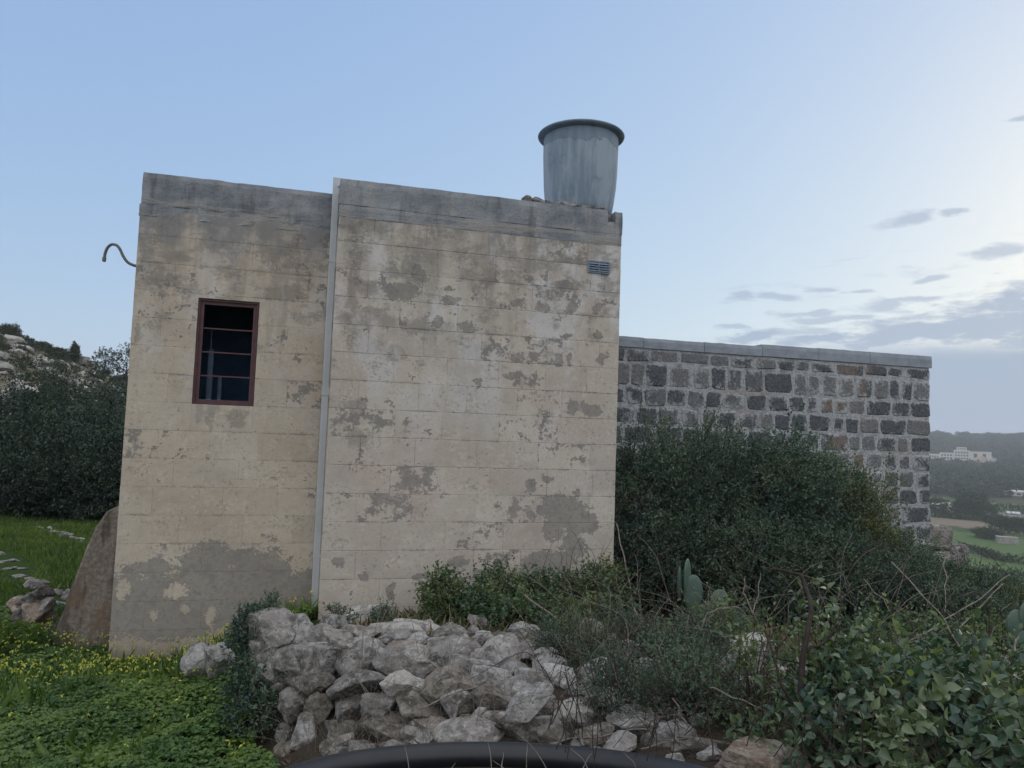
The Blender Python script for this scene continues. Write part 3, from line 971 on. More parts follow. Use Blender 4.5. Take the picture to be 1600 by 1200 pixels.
def rough_slab(name, u0, u1, y0, y1, z0, z1, mat, parent, step=.07, amp=.006, seed=0, ledge=None, ztop=None, arris=.03):
    """a cast slab with a worn, slightly wavering face and arrises"""
    mb = MB()
    nu = max(2, int((u1 - u0) / step)); nz_ = max(3, int((z1 - z0) / .05))
    us = np.linspace(u0, u1, nu + 1)
    prof = [(y0, z0 + (z1 - z0) * k / nz_) for k in range(nz_ + 1)]
    prof[-1] = (y0 + arris * .4, z1 - .002)
    prof.append((y0 + arris, z1)); prof.append((y1, z1)); prof.append((y1, z0))
    n = len(prof)
    V = []
    for u in us:
        for k, (y, z) in enumerate(prof):
            nn = mnoise.noise(Vector((u * 5 + seed, z * 6, y * 3)))
            n3 = mnoise.noise(Vector((u * 19 + seed, z * 17, 3)))
            dy = amp * (nn + .6 * n3) if y < y1 - .01 else 0
            dz = min(amp, .006) * .8 * (mnoise.noise(Vector((u * 7 + seed, 7, 1))) + .7 * mnoise.noise(Vector((u * 23, 2, seed)))) if k >= nz_ and k < n - 1 else 0
            if ledge and z < ledge: dy += .016
            V.append((u + .004 * n3, y + dy, z + dz))
    F = []
    m_ = len(us)
    for i in range(m_ - 1):
        for k in range(n):
            k2 = (k + 1) % n
            F.append((i * n + k, (i + 1) * n + k, (i + 1) * n + k2, i * n + k2))
    mb.add(V, F)
    mb.f.append(np.array([list(range(n))])); mb.f.append(np.array([[(m_ - 1) * n + k for k in range(n)][::-1]]))
    return mb.build(name, mat, parent)


rough_slab('parapet', .004, 1.742, .006, .26, 4.10, 4.40, M['concrete'], building, seed=1, amp=.009)
rough_slab('ledge_course', -.008, 1.744, .000, .25, 3.99, 4.099, M['concrete'], building, seed=2, amp=.014, arris=.004)
rough_slab('parapet', 1.752, 4.385, -PROUD - .002, -PROUD + .30, 4.16, 4.405, M['concrete'], building, seed=5, amp=.009)
rough_slab('parapet', 4.468, 4.545, -PROUD - .003, -PROUD + .30, 4.16, 4.40, M['concrete'], building, seed=7)
rough_slab('parapet', 4.386, 4.467, -PROUD + .002, -PROUD + .30, 4.16, 4.29, M['concrete'], building, seed=8)
rough_slab('parapet', 4.387, 4.466, -PROUD + .12, -PROUD + .30, 4.291, 4.40, M['concrete'], building, seed=9)
rough_slab('ledge_course', 1.754, 4.538, -PROUD - .002, -PROUD + .29, 4.045, 4.158, M['concrete'], building, seed=6, amp=.006, arris=.003)
mb = MB(); mb.box(1.752, 4.54, -PROUD + .305, .25, 4.06, 4.38)
mb.build('roof', M['concrete'], building)

# window: frame set back in the opening, three bars, four panes
win = empty('window'); win.parent = building
fy0, fy1 = .035, .085
mb = MB()
u0, u1, z0, z1 = HOLE
fw = .05
mb.box(u0, u0 + fw, fy0, fy1, z0, z1); mb.box(u1 - fw, u1, fy0, fy1, z0, z1)
mb.box(u0 + fw, u1 - fw, fy0 + .001, fy1, z1 - fw, z1); mb.box(u0 + fw, u1 - fw, fy0 + .001, fy1, z0, z0 + fw * .9)
mb.box(u0 + .003, u0 + .018, fy0 - .02, fy0, z0 + .003, z1 - .003); mb.box(u1 - .018, u1 - .003, fy0 - .02, fy0, z0 + .003, z1 - .003)
mb.box(u0 + .019, u1 - .019, fy0 - .02, fy0, z1 - .018, z1 - .003); mb.box(u0 + .019, u1 - .019, fy0 - .02, fy0, z0 + .003, z0 + .018)
mb.build('window_frame', M['maroon'], win)
bars = [z0 + fw * .9 + (z1 - z0 - fw * 1.9) * k / 4 for k in range(5)]
for k in (1, 2, 3):
    mb = MB(); mb.box(u0 + fw + .001, u1 - fw - .001, fy0 + .01, fy1 - .01, bars[k] - .006, bars[k] + .006)
    mb.build('glazing_bar', M['maroon'], win)
for k in range(4):
    mb = MB(); mb.box(u0 + fw + .002, u1 - fw - .002, fy0 + .024, fy0 + .028, bars[k] + .008, bars[k + 1] - .008)
    mb.build('pane', M['glass'], win)
# pale boards standing inside behind the panes
mb = MB()
mb.box(.622, .668, .30, .33, 1.5, 2.83); mb.box(.716, .748, .36, .39, 1.5, 2.58)
mb.build('inner_board', M['inner_board'], building)
mb = MB(); mb.box(.655, .660, .16, .165, 2.82, 3.0)
mb.build('inner_rod', M['inner_board'], building)

# square downpipe in the corner between the two bays
dp = MB(); 
top, bot = bpt(1.738, -.045, 4.50), bpt(1.752, -.045, .30)
dp.block(1.693, 1.757, -.082, -.018, .30, 4.535, .006)
dpo = dp.build('downpipe', M['pvc'], building)
mb = MB(); mb.box(1.688, 1.762, -.088, -.012, 2.42, 2.425 + .07)
mb.build('pipe_joint', M['pvc'], dpo)
for z in (.9, 3.7):
    mb = MB(); mb.box(1.690, 1.760, -.085, -.002, z, z + .03)
    mb.build('pipe_clip', M['pvc'], dpo)
mb = MB(); mb.tube([(1.735, -.03, 4.44), (1.74, -.06, 4.445), (1.80, -.2, 4.45)], .012, 6)
mb.build('pipe_tie', M['pvc'], dpo)

# louvred vent, two columns of four slats
vent = empty('vent_grille'); vent.parent = building
vu0, vu1, vz0, vz1, vy = 4.185, 4.415, 3.745, 3.87, -PROUD - .004
mb = MB()
mb.box(vu0, vu1, vy - .012, vy, vz0, vz0 + .012); mb.box(vu0, vu1, vy - .012, vy, vz1 - .012, vz1)
mb.box(vu0, vu0 + .012, vy - .012, vy, vz0 + .0121, vz1 - .0121); mb.box(vu1 - .012, vu1, vy - .012, vy, vz0 + .0121, vz1 - .0121)
mb.box((vu0 + vu1) / 2 - .006, (vu0 + vu1) / 2 + .006, vy - .012, vy, vz0 + .0121, vz1 - .0121)
mb.box(vu0 + .003, vu1 - .003, vy - .003, vy + .002, vz0 + .003, vz1 - .003)
mb.build('vent_frame', M['vent'], vent)
for c in range(2):
    a = vu0 + .0135 + c * .1085; b = a + .0945
    for k in range(4):
        zz = vz0 + .017 + k * .0242
        mb = MB()
        mb.add([(a, vy - .004, zz + .018), (b, vy - .004, zz + .018), (b, vy - .020, zz), (a, vy - .020, zz),
                (a, vy - .004, zz + .014), (b, vy - .004, zz + .014), (b, vy - .018, zz - .002), (a, vy - .018, zz - .002)],
               [(3, 2, 1, 0), (4, 5, 6, 7), (0, 1, 5, 4), (2, 3, 7, 6), (1, 2, 6, 5), (3, 0, 4, 7)])
        mb.build('slat', M['vent'], vent)

# bent conduit sticking out at the left corner
pts = []
ctrl = [(210, 415), (200, 411), (193, 402), (188, 390), (183, 383), (175, 381), (168, 386), (164, 396), (163, 404)]
for (px, py) in ctrl:
    d = CF + CR * (px - 800) / FPX - CU * (py - 600) / FPX
    pts.append(CAM + d * (6.95 / d[1]))
P = np.array(pts)
tt = np.linspace(0, len(P) - 1, 33); ii = np.arange(len(P))
P = np.stack([np.interp(tt, ii, P[:, k]) for k in range(3)], 1)
for _ in range(3): P[1:-1] = (P[:-2] + 2 * P[1:-1] + P[2:]) / 4
loc = np.stack([(P - B0) @ BU, (P - B0) @ BN, P[:, 2]], 1)
loc = np.concatenate([[[.06, loc[0, 1], loc[0, 2] - .005]], loc])
mb = MB(); mb.tube(loc, .0135, 8)
con = mb.build('conduit', M['conduit'], building, True)
mb = MB(); mb.tube([loc[-2], loc[-1], loc[-1] + (loc[-1] - loc[-3]) * 1.2], [.017, .019, .016], 8)
mb.build('conduit_end', M['conduit'], con)

# ------------------------------------------------------------------ water tank on the roof corner
TKU, TKD = 4.255, -PROUD + .50
tp = bpt(TKU, TKD, 4.43)
tank = empty('water_tank', tuple(tp), 0.3)
tag(tank, 'weathered grey round water tank with a flanged lid on the roof corner', 'water tank')
tz = .90
prof = [(0.0, 0.0), (.30, 0.0), (.335, .02), (.352, .07), (.368, .17), (.386, .33), (.396, .50), (.402, .68), (.402, tz - .03), (.402, tz)]
mb = MB(); mb.lathe(prof, 64)
for V_ in mb.v:
    for i in range(len(V_)):
        nn = mnoise.noise(Vector(V_[i]) * 3.1) * .012 + mnoise.noise(Vector(V_[i]) * 9.0) * .004
        V_[i, :2] *= 1 + nn
mb.build('tank_body', M['tank'], tank, True)
prof = [(.403, tz - .035), (.44, tz - .026), (.462, tz - .012), (.466, tz - .002), (.460, tz + .007), (.42, tz + .018), (.36, tz + .045), (.2, tz + .075), (.05, tz + .085), (0, tz + .086)]
mb = MB(); mb.lathe(prof, 64); mb.build('tank_lid', M['tank'], tank, True)
mb = MB(); mb.lathe([(0, tz + .084), (.02, tz + .084), (.022, tz + .105), (.012, tz + .115), (0, tz + .116)], 12)
mb.build('lid_knob', M['tank'], tank, True)
# ------------------------------------------------------------------ stones
def make_stone(seed, sub=4, planes=17, rough=.06, flat=(.42, .85)):
    r = np.random.default_rng(seed)
    bm = bmesh.new()
    bmesh.ops.create_icosphere(bm, subdivisions=sub, radius=1.0)
    V = np.array([v.co[:] for v in bm.verts])
    for _ in range(planes):
        n = r.normal(size=3); n /= np.linalg.norm(n)
        d = r.uniform(*flat)
        s = V @ n
        over = s > d
        V[over] -= (s[over] - d)[:, None] * n * .93
    off = r.uniform(-50, 50, 3)
    for i, v in enumerate(bm.verts):
        p = Vector(V[i])
        q = p * 1.7 + Vector(off)
        n1 = mnoise.fractal(q, .9, 2.1, 5)
        n2 = mnoise.ridged_multi_fractal(q * 1.9, .9, 2.1, 3, 1.0, 2.0)
        n3 = mnoise.fractal(q * 5.0, .8, 2.2, 4)
        p = p * (1 + rough * 1.7 * n1 - rough * .45 * (n2 - 1) + rough * .45 * n3)
        v.co = p
    V = np.array([v.co[:] for v in bm.verts])
    lo, hi = V.min(0), V.max(0)
    for v in bm.verts:
        v.co = Vector((np.array(v.co) - (lo + hi) / 2) / (hi - lo))
    me = bpy.data.meshes.new('stone')
    bm.to_mesh(me); bm.free()
    me.polygons.foreach_set('use_smooth', np.full(len(me.polygons), True))
    me.update()
    return me


STONES = [make_stone(k, 5) for k in range(16)]
STONES_LOW = [make_stone(100 + k, 4, 13) for k in range(8)]
SLABS = [make_stone(60 + k, 4, 8, .04, (.5, .85)) for k in range(3)]


def with_mat(me, mat):
    c = me.copy(); c.materials.clear(); c.materials.append(mat)
    return c


ST = [with_mat(s, M['limestone']) for s in STONES]
STW = [with_mat(s, M['limestone_white']) for s in STONES]
STE = [with_mat(s, M['limestone_dark']) for s in STONES]
STL = [with_mat(s, M['limestone']) for s in STONES_LOW]
STB = [with_mat(s, M['limestone_brown']) for s in STONES[:5]]
STF = [with_mat(s, M['limestone_far']) for s in STONES_LOW]
SLB = [with_mat(s, M['limestone']) for s in SLABS]


def put_stone(name, me, c, size, rot=(0, 0, 0), parent=None):
    o = bpy.data.objects.new(name, me)
    c = Vector(c)
    if parent is not None: c = c - parent.location
    o.location = c; o.scale = size; o.rotation_euler = rot
    return link(o, parent)


def stone_at(px, py, w, h, parent, name='stone', lib=None, tilt=None, sink=.28, depth=None, yaw=None):
    """a stone resting on the ground where it is seen; w, h in photo pixels give its real size"""
    P = hit(px, py + sink * h)
    s = (P[1]) / FPX
    W, H = w * s, h * s
    d = CF + CR * (px - 800) / FPX - CU * (py - 600) / FPX
    c = CAM + d * ((P[1] + .12 * min(W, H)) / d[1])
    lib = lib or ST
    D = depth if depth else .5 * (W + H) * random.uniform(.85, 1.2)
    rz = random.uniform(-.5, .5) + random.choice((0, math.pi)) if yaw is None else yaw
    ry = random.uniform(-.25, .25) if tilt is None else tilt
    return put_stone(name, random.choice(lib), c, (W * 1.12, D, H * 1.12), (random.uniform(-.2, .2), ry, rz), parent)


# ------------------------------------------------------------------ the far wall of whitewashed blocks
wall = empty('stone_wall', tuple(bpt(4.54, 1.8, 0)), TH)
tag(wall, 'long wall of dark blocks with whitewashed joints under a stone coping', 'wall')
WL = 6.05
mb = MB(); mb.box(0, WL - .02, .0, .5, -.6, 3.335)
mb.build('mortar_core', M['mortar'], wall)


def cobble(x0, x1, z0, z1, y0, y1, j=.014, ch=.02, cut=.2):
    w, h = x1 - x0, z1 - z0
    c = min(w, h) * cut
    out = []
    for (cx, cz, sx, sz) in ((x0, z0, 1, 1), (x1, z0, -1, 1), (x1, z1, -1, -1), (x0, z1, 1, -1)):
        a = (cx + sx * c * random.uniform(.3, 1.2), cz); b = (cx, cz + sz * c * random.uniform(.3, 1.2))
        out += [b, a] if (sx, sz) in ((1, 1), (-1, -1)) else [a, b]
    out = [(p[0] + random.uniform(-j, j), p[1] + random.uniform(-j, j)) for p in out]
    n = len(out)
    mx, mz = (x0 + x1) / 2, (z0 + z1) / 2
    ins = [(mx + (p[0] - mx) * (1 - 2 * ch / w), mz + (p[1] - mz) * (1 - 2 * ch / h)) for p in out]
    V = [(p[0], y0 + random.uniform(-.003, .003), p[1]) for p in ins] + [(p[0], y0 + ch * .8, p[1]) for p in out] + [(p[0], y1, p[1]) for p in out] + [(mx, y0 - random.uniform(0, .005), mz)]
    F4, F3 = [], []
    for k in range(n):
        q = (k + 1) % n
        F3.append((k, q, 3 * n))
        F4 += [(n + k, n + q, q, k), (2 * n + k, 2 * n + q, n + q, n + k)]
    m_ = MB(); m_.add(V, F4)
    m_.f.append(np.array(F3))
    return m_


zs = [3.325 - .257 * k for k in range(13)]
zs[1] = 3.14
for k in range(12):
    zt, zb = zs[k], zs[k + 1]
    x = .02 + random.uniform(0, .12)
    while x < WL - .05:
        w = random.choice((.22, .26, .29, .31, .34, .37, .46)) * random.uniform(.9, 1.1)
        if k == 0: w *= 1.15
        e = min(x + w, WL)
        if WL - e < .16: e = WL
        gl, gr_ = random.uniform(.006, .024), random.uniform(.006, .024)
        if e >= WL: gr_ = 0
        cobble(x + gl, e - gr_, zb + random.uniform(.008, .028), zt - random.uniform(.008, .024), -.004 - random.uniform(0, .012), .14 if e < WL else .46).build('stone', M['field_stone'], wall)
        x = e
cj = [0, 5.865 - 4.54, 6.777 - 4.54, 7.683 - 4.54, 8.611 - 4.54, 9.493 - 4.54, WL + .02]
for k in range(6):
    o = rough_slab('coping_slab', cj[k] + .003, cj[k + 1] - .003, -.022, .54, 3.34 + random.uniform(-.004, .012), 3.475 + .008 * k + random.uniform(-.012, .012), M['coping'], wall, seed=20 + k, amp=.005)
# broken stub of the same wall going on past its right end
stub = [(6.06, 6.52, .62, .98), (6.08, 6.48, .34, .61), (6.5, 6.85, .36, .66), (6.06, 6.45, .0, .33), (6.48, 6.9, .02, .35), (6.87, 7.25, .02, .3)]
for (a, b, c, d) in stub:
    cobble(a, b, c, d, .05, .45, .03, .03).build('stone', M['limestone'], wall)

# ------------------------------------------------------------------ the leaning buttress at the left corner
bt = MB()
prof = [(.0, -.25), (-.56, -.25), (-.53, .12), (-.44, .48), (-.34, .85), (-.25, 1.13), (-.165, 1.27), (-.06, 1.335), (.0, 1.34)]
pp = []
for a, b in zip(prof[:-1], prof[1:]):
    for t in np.linspace(0, 1, 5)[:-1]:
        pp.append((a[0] + (b[0] - a[0]) * t, a[1] + (b[1] - a[1]) * t))
pp.append(prof[-1])
ys = [0, .012, .06, .2, .4, .6]
V = []
for yi, y in enumerate(ys):
    for (a, b) in pp:
        k = .02 if yi == 0 else 0
        n1 = mnoise.fractal(Vector((a * 6, y * 6, b * 6)), 1, 2, 4)
        V.append((a + k + .018 * n1, y + .014 * mnoise.noise(Vector((a * 7, b * 7, 4))), b - k * .5 + .008 * n1))
n = len(pp)
F = [(i * n + k, i * n + k + 1, (i + 1) * n + k + 1, (i + 1) * n + k) for i in range(len(ys) - 1) for k in range(n - 1)]
bt.add(V, F)
# front face as a grid fan between the profile and the building side
ctr = [(0.0, .0, b) for (a, b) in pp]
cols = 8
G_ = []
for (a, b) in pp:
    for c in range(cols + 1):
        t = c / cols
        u_ = (a + .02) * (1 - t)
        nn = mnoise.fractal(Vector((u_ * 5, b * 5, 9)), 1, 2, 4)
        G_.append((u_, -.004 + .02 * nn * min(1, 4 * t * (1 - t) + .0), b))
bt.add(G_, [(i * (cols + 1) + c, i * (cols + 1) + c + 1, (i + 1) * (cols + 1) + c + 1, (i + 1) * (cols + 1) + c) for i in range(n - 1) for c in range(cols)])
bo = bt.build('buttress', M['buttress'], None, True)
bo.location = bpt(-.004, .32, 0); bo.rotation_euler = (0, 0, TH)
tag(bo, 'stained sloping masonry buttress leaning against the left side of the building', 'buttress')

# ------------------------------------------------------------------ collapsed dry-stone wall in front
rub = empty('rubble_wall', tuple(world_at(620, 1100, 4.4)))
tag(rub, 'tumbled dry-stone wall of grey limestone boulders in front of the building', 'rubble wall')
BIG = [(430, 985, 70, 64), (470, 992, 66, 52), (416, 1030, 54, 60), (455, 1036, 70, 56), (420, 1012, 40, 50), (490, 1020, 50, 40), (448, 958, 112, 40), (412, 962, 40, 40), (500, 994, 54, 38), (494, 1042, 76, 64), (530, 1004, 56, 42), (549, 1044, 54, 56),
       (562, 990, 64, 30), (620, 988, 84, 30), (662, 982, 84, 24), (582, 1022, 62, 40), (622, 1020, 50, 36), (657, 1034, 66, 44), (697, 1026, 78, 46),
       (702, 990, 56, 32), (778, 1024, 62, 56), (740, 1050, 66, 40), (432, 1090, 40, 52), (463, 1100, 56, 54), (512, 1072, 56, 46), (625, 1058, 84, 44),
       (622, 1095, 80, 40), (576, 1076, 64, 62), (685, 1094, 74, 36), (722, 1064, 50, 34), (641, 1131, 80, 52), (555, 1120, 64, 60), (507, 1144, 48, 42),
       (460, 1132, 56, 68), (536, 1164, 66, 46), (487, 1168, 50, 48), (600, 1160, 60, 40), (420, 1052, 40, 50), (590, 1128, 40, 34),
       (782, 1122, 50, 24), (816, 1136, 76, 46), (893, 1113, 58, 28), (930, 1150, 64, 30), (1015, 1142, 105, 38), (960, 1172, 70, 26), (866, 1150, 60, 34),
       (770, 1095, 60, 36), (740, 1100, 50, 30), (700, 1132, 44, 26), (1090, 1172, 70, 30), (850, 1112, 40, 30),
       (818, 990, 42, 28), (900, 1016, 64, 34), (937, 990, 60, 30), (868, 1004, 44, 30), (760, 1000, 40, 24), (850, 1030, 40, 30),
       (1180, 1020, 70, 44), (1200, 1052, 60, 40), (1150, 1040, 50, 40), (1160, 1075, 44, 30), (1215, 1085, 44, 30), (1240, 1045, 40, 34)]
for (px, py, w, h) in BIG:
    if py > 1066 and px < 735 and py < 1180: continue
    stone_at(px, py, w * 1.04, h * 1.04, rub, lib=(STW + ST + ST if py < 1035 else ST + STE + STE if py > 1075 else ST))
# the standing face: rough staggered courses, each stone set on the pair below
r3 = random.Random(11)
for row, py0 in enumerate((1176, 1140, 1106, 1072)):
    px = 432 + (row % 2) * 22 + row * 2
    while px < 735:
        w = r3.choice((44, 52, 60, 70, 84)); h = r3.uniform(34, 48)
        cx, cy_ = px + w / 2, py0 + r3.uniform(-7, 7) - (cx_off := max(0, (px - 560)) * .03)
        Yf = np.interp(cx, [430, 560, 735], [4.36, 4.12, 3.86]) + (1176 - py0) / 104 * .30 + r3.uniform(-.05, .05)
        s = Yf / FPX
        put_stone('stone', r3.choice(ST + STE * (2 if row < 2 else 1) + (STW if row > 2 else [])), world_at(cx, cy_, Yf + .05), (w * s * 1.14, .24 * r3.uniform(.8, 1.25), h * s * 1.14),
                  (r3.uniform(-.25, .25), r3.uniform(-.28, .28), r3.choice((0, math.pi)) + r3.uniform(-.4, .4)), rub)
        px += w * r3.uniform(.86, 1.04)
for (px, py, w, h) in [(760, 1060, 70, 44), (800, 1050, 60, 40), (830, 1062, 54, 36), (790, 1080, 64, 36), (840, 1088, 50, 32), (720, 1010, 60, 34), (810, 1020, 54, 36), (750, 1030, 50, 34), (845, 1000, 44, 26), (880, 1060, 60, 40), (915, 1080, 56, 36), (860, 1040, 54, 36), (930, 1050, 60, 38), (965, 1095, 60, 34), (900, 1112, 64, 34), (985, 1125, 70, 32), (1045, 1150, 76, 34), (940, 1010, 56, 34), (985, 1020, 54, 34), (1010, 1050, 56, 34), (690, 1010, 50, 28), (600, 1004, 50, 28), (640, 1006, 56, 30), (560, 1016, 54, 34)]:
    stone_at(px, py, w, h, rub, lib=STW + ST)
# smaller stones packed into the gaps of the face and along the scree
r2 = random.Random(5)
fill = []
for _ in range(2000):
    px, py = r2.uniform(405, 1130), r2.uniform(965, 1190)
    if px > 830 and py < 1085: continue
    if px < 470 and py > 1165: continue
    if px > 1000 and py < 1120: continue
    if px < 430 and py > 1100: continue
    w = r2.choice((20, 24, 28, 34, 40))
    if any(abs(px - q[0]) < (w + q[2]) * .33 and abs(py - q[1]) < (w * .7 + q[3]) * .33 for q in fill): continue
    fill.append((px, py, w, w * r2.uniform(.55, .9)))
    if len(fill) > 80: break
for (px, py, w, h) in fill:
    stone_at(px, py, w, h, rub, lib=STL)

# stones that lie apart
yy = hit(826, 1128)[1] - .16
o = put_stone('tilted_stone', with_mat(make_stone(202, 5, 9, .025, (.35, .8)), M['limestone_white']), world_at(826, 1096, yy), (92 * yy / FPX, .20, 42 * yy / FPX), (.35, -.50, .1))
tag(o, 'flat pale stone slab tilted up on the rubble near the black pipe', 'stone')
yy = hit(732, 1160)[1] - .10
o = put_stone('flat_stone', with_mat(make_stone(201, 5, 5, .02, (.72, .95)), M['limestone']), world_at(732, 1147, yy), (110 * yy / FPX, .24, 38 * yy / FPX), (.1, .03, .1))
tag(o, 'oval flat grey stone lying just behind the black pipe', 'stone')
o = stone_at(1190, 1192, 140, 60, None, 'brown_boulder', STB[1:2], tilt=.0, depth=.3, yaw=.3)
tag(o, 'rusty brown boulder at the bottom edge right of the black pipe', 'stone')
o = stone_at(567, 962, 50, 32, None, 'white_stone', STW[5:6], tilt=.1)
tag(o, 'whitish stone on top of the rubble beside the foot of the downpipe', 'stone')
o = put_stone('white_boulder', STW[7], world_at(312, 1032, 5.85), (.28, .24, .26), (.1, .1, .4))
tag(o, 'rounded white boulder in the clover below the window, larger of the pair', 'stone')
o = put_stone('white_boulder', STW[8], world_at(342, 1034, 5.6), (.21, .2, .25), (.1, -.1, 1.4))
tag(o, 'rounded white boulder in the clover, smaller of the pair beside the rubble wall', 'stone')

# small ruined wall on the far left, and loose stones by the path
heap = empty('low_stone_wall', tuple(hit(50, 985)))
tag(heap, 'short stub of low dry-stone wall in the grass at far left', 'stone wall')
for (px, py, w, h) in [(42, 985, 30, 30), (66, 982, 30, 34), (34, 962, 26, 26), (56, 958, 34, 30), (74, 966, 22, 34), (48, 938, 34, 22), (64, 925, 26, 18), (56, 914, 22, 14), (26, 948, 26, 20), (70, 945, 24, 22), (50, 1000, 26, 22), (80, 990, 20, 26)]:
    P = hit(50, 998)
    d = CF + CR * (px - 800) / FPX - CU * (py - 600) / FPX
    c = CAM + d * ((P[1] + random.uniform(-.05, .15)) / d[1]); s = P[1] / FPX
    put_stone('stone', random.choice(STB[:2] + STL), c, (w * s * 1.25, .25, h * s * 1.25), (random.uniform(-.3, .3), random.uniform(-.2, .2), random.uniform(-.6, .6)), heap)
for k in range(14):
    t = random.random(); px = np.interp(t, [0, .4, .7, 1], [-30, 5, 24, 36]) + random.uniform(-16, 16); py = np.interp(t, [0, .4, .7, 1], [858, 866, 884, 906]) + random.uniform(-3, 3)
    stone_at(px, py, random.uniform(10, 24), random.uniform(3, 6), ground, 'path_stone', STL)
for k in range(26):
    stone_at(random.uniform(80, 112), random.uniform(922, 980), random.uniform(10, 24), random.uniform(6, 11), ground, 'path_stone', STL)
for k in range(22):
    px = random.uniform(62, 142)
    stone_at(px, 828 + (px - 62) * .26 + random.uniform(-5, 6), random.uniform(7, 16), random.uniform(5, 9), ground, 'edge_stone', STL)

# lumps of stone under the tank and a pair of small blocks on the roof edge beside it
for k, (u_, d_, w, h) in enumerate([(3.80, .10, .16, .10), (3.93, .05, .13, .09), (4.06, .03, .12, .09), (4.20, .05, .12, .085), (4.34, .08, .13, .085), (4.43, .3, .15, .08), (3.78, .5, .2, .08), (4.2, .8, .2, .08)]):
    o = put_stone('support_stone', STL[k % 8], bpt(u_, -PROUD + d_ + .08, 4.43), (w, .16, h), (0, 0, k * 1.1))
    tag(o, 'small rough stone wedged under the water tank on the roof edge', 'stone', group='stones propping up the water tank')
for k, (u_, w, lab) in enumerate([(3.555, .10, 'small squarish stone on the parapet, farther left of the water tank'), (3.68, .15, 'small wedge-shaped stone on the parapet, close against the water tank')]):
    mb = MB(); 
    o = put_stone('loose_stone', SLB[k], bpt(u_, -PROUD + .1, 4.44), (w, .12, .085), (0, .1 * k, .3))
    tag(o, lab, 'stone')

# ------------------------------------------------------------------ black pipe lying in an arch across the stones
pc = [(450, 1220), (490, 1206), (545, 1194), (620, 1184), (700, 1179), (760, 1178), (820, 1180), (900, 1185), (980, 1195), (1050, 1207), (1100, 1220)]
ys_ = [2.75, 2.84, 2.96, 3.05, 3.1, 3.12, 3.1, 3.04, 2.94, 2.82, 2.74]
P = np.array([world_at(a, b, y) for (a, b), y in zip(pc, ys_)])
tt = np.linspace(0, len(P) - 1, 60)
P = np.stack([np.interp(tt, np.arange(len(P)), P[:, k]) for k in range(3)], 1)
for _ in range(12): P[1:-1] = (P[:-2] + 2 * P[1:-1] + P[2:]) / 4
# let its two ends run on into the ground
a, b = P[0] + (P[0] - P[6]) * 1.2, P[-1] + (P[-1] - P[-7]) * 1.2
P = np.concatenate([[a + (0, 0, -.05)], P, [b + (0, 0, -.05)]])
mb = MB(); mb.tube(P, .047, 20)
o = mb.build('black_pipe', M['black_plastic'], None, True)
tag(o, 'thick black plastic pipe arching across the stones at the bottom edge', 'pipe')
# ------------------------------------------------------------------ leaves
def rnd_unit(n, r=rng):
    v = r.normal(size=(n, 3))
    return v / np.linalg.norm(v, axis=1)[:, None]


def leaf_mesh(mb, P, D, S, width=.5, fold=.25, broad=False, up=.6):
    """P base points, D directions, S lengths"""
    n = len(P)
    D = D / (np.linalg.norm(D, axis=1)[:, None] + 1e-9)
    N = rnd_unit(n) * (1 - up) + np.array([0, 0, 1.0]) * up
    N -= (N * D).sum(1)[:, None] * D
    N /= np.linalg.norm(N, axis=1)[:, None] + 1e-9
    B = np.cross(D, N)
    S = S[:, None]; w = S * width
    if not broad:
        V = np.stack([P, P + D * S * .45 + B * w * .5 + N * S * fold * .4, P + D * S - N * S * .12, P + D * S * .45 - B * w * .5 + N * S * fold * .4], 1)
        k = np.arange(n)[:, None] * 4
        F = np.concatenate([k + np.array([[0, 1, 2]]), k + np.array([[0, 2, 3]])])
        mb.add(V.reshape(-1, 3), F)
    else:
        sh = [(0, 0, 0), (.10, .26, .05), (.32, .46, .13), (.66, .34, .09), (1.0, 0, -.14), (.66, -.34, .09), (.32, -.46, .13), (.10, -.26, .05), (.42, 0, -.02)]
        curl = rng.uniform(-.1, .55, (n, 1))
        V = np.stack([P + D * S * a + B * w * b + N * (S * (c * fold * 5 - curl * a * a)) for a, b, c in sh], 1)
        k = np.arange(n)[:, None] * 9
        F = np.concatenate([k + np.array([[8, i, (i + 1) % 8]]) for i in range(8)])
        mb.add(V.reshape(-1, 3), F)


def sprays(mb, C, D, L, n, size, lateral=.9, width=.5, broad=False, fold=.25, jit=.25, up=.6):
    """leaves set along short twigs: C origins, D directions, L lengths"""
    m_ = len(C)
    t = rng.uniform(.05, 1.0, (m_, n))
    P = C[:, None] + D[:, None] * (L[:, None] * t)[..., None] + rng.normal(size=(m_, n, 3)) * (size * jit)
    lat = rng.normal(size=(m_, n, 3))
    d = D[:, None] * .55 + lat * lateral * .6 + np.array([0, 0, .1])
    S = size * rng.uniform(.6, 1.25, (m_, n))
    leaf_mesh(mb, P.reshape(-1, 3), d.reshape(-1, 3), S.ravel(), width, fold, broad, up)


def crown_points(n, c, rad_, lump=.28, inner=.35, seed=0, flat_bottom=-.55):
    d = rnd_unit(int(n * 1.8))
    d = d[d[:, 2] > flat_bottom][:n]
    q = np.array([mnoise.noise(Vector(v * 1.9) + Vector((seed * 3.1, seed, 0))) + .6 * mnoise.noise(Vector(v * 4.3) + Vector((seed, 2, seed * 1.7))) for v in d])
    s = rng.uniform(inner, 1, len(d)) ** .6 * (1 + lump * q)
    return np.asarray(c) + d * s[:, None] * np.asarray(rad_), d


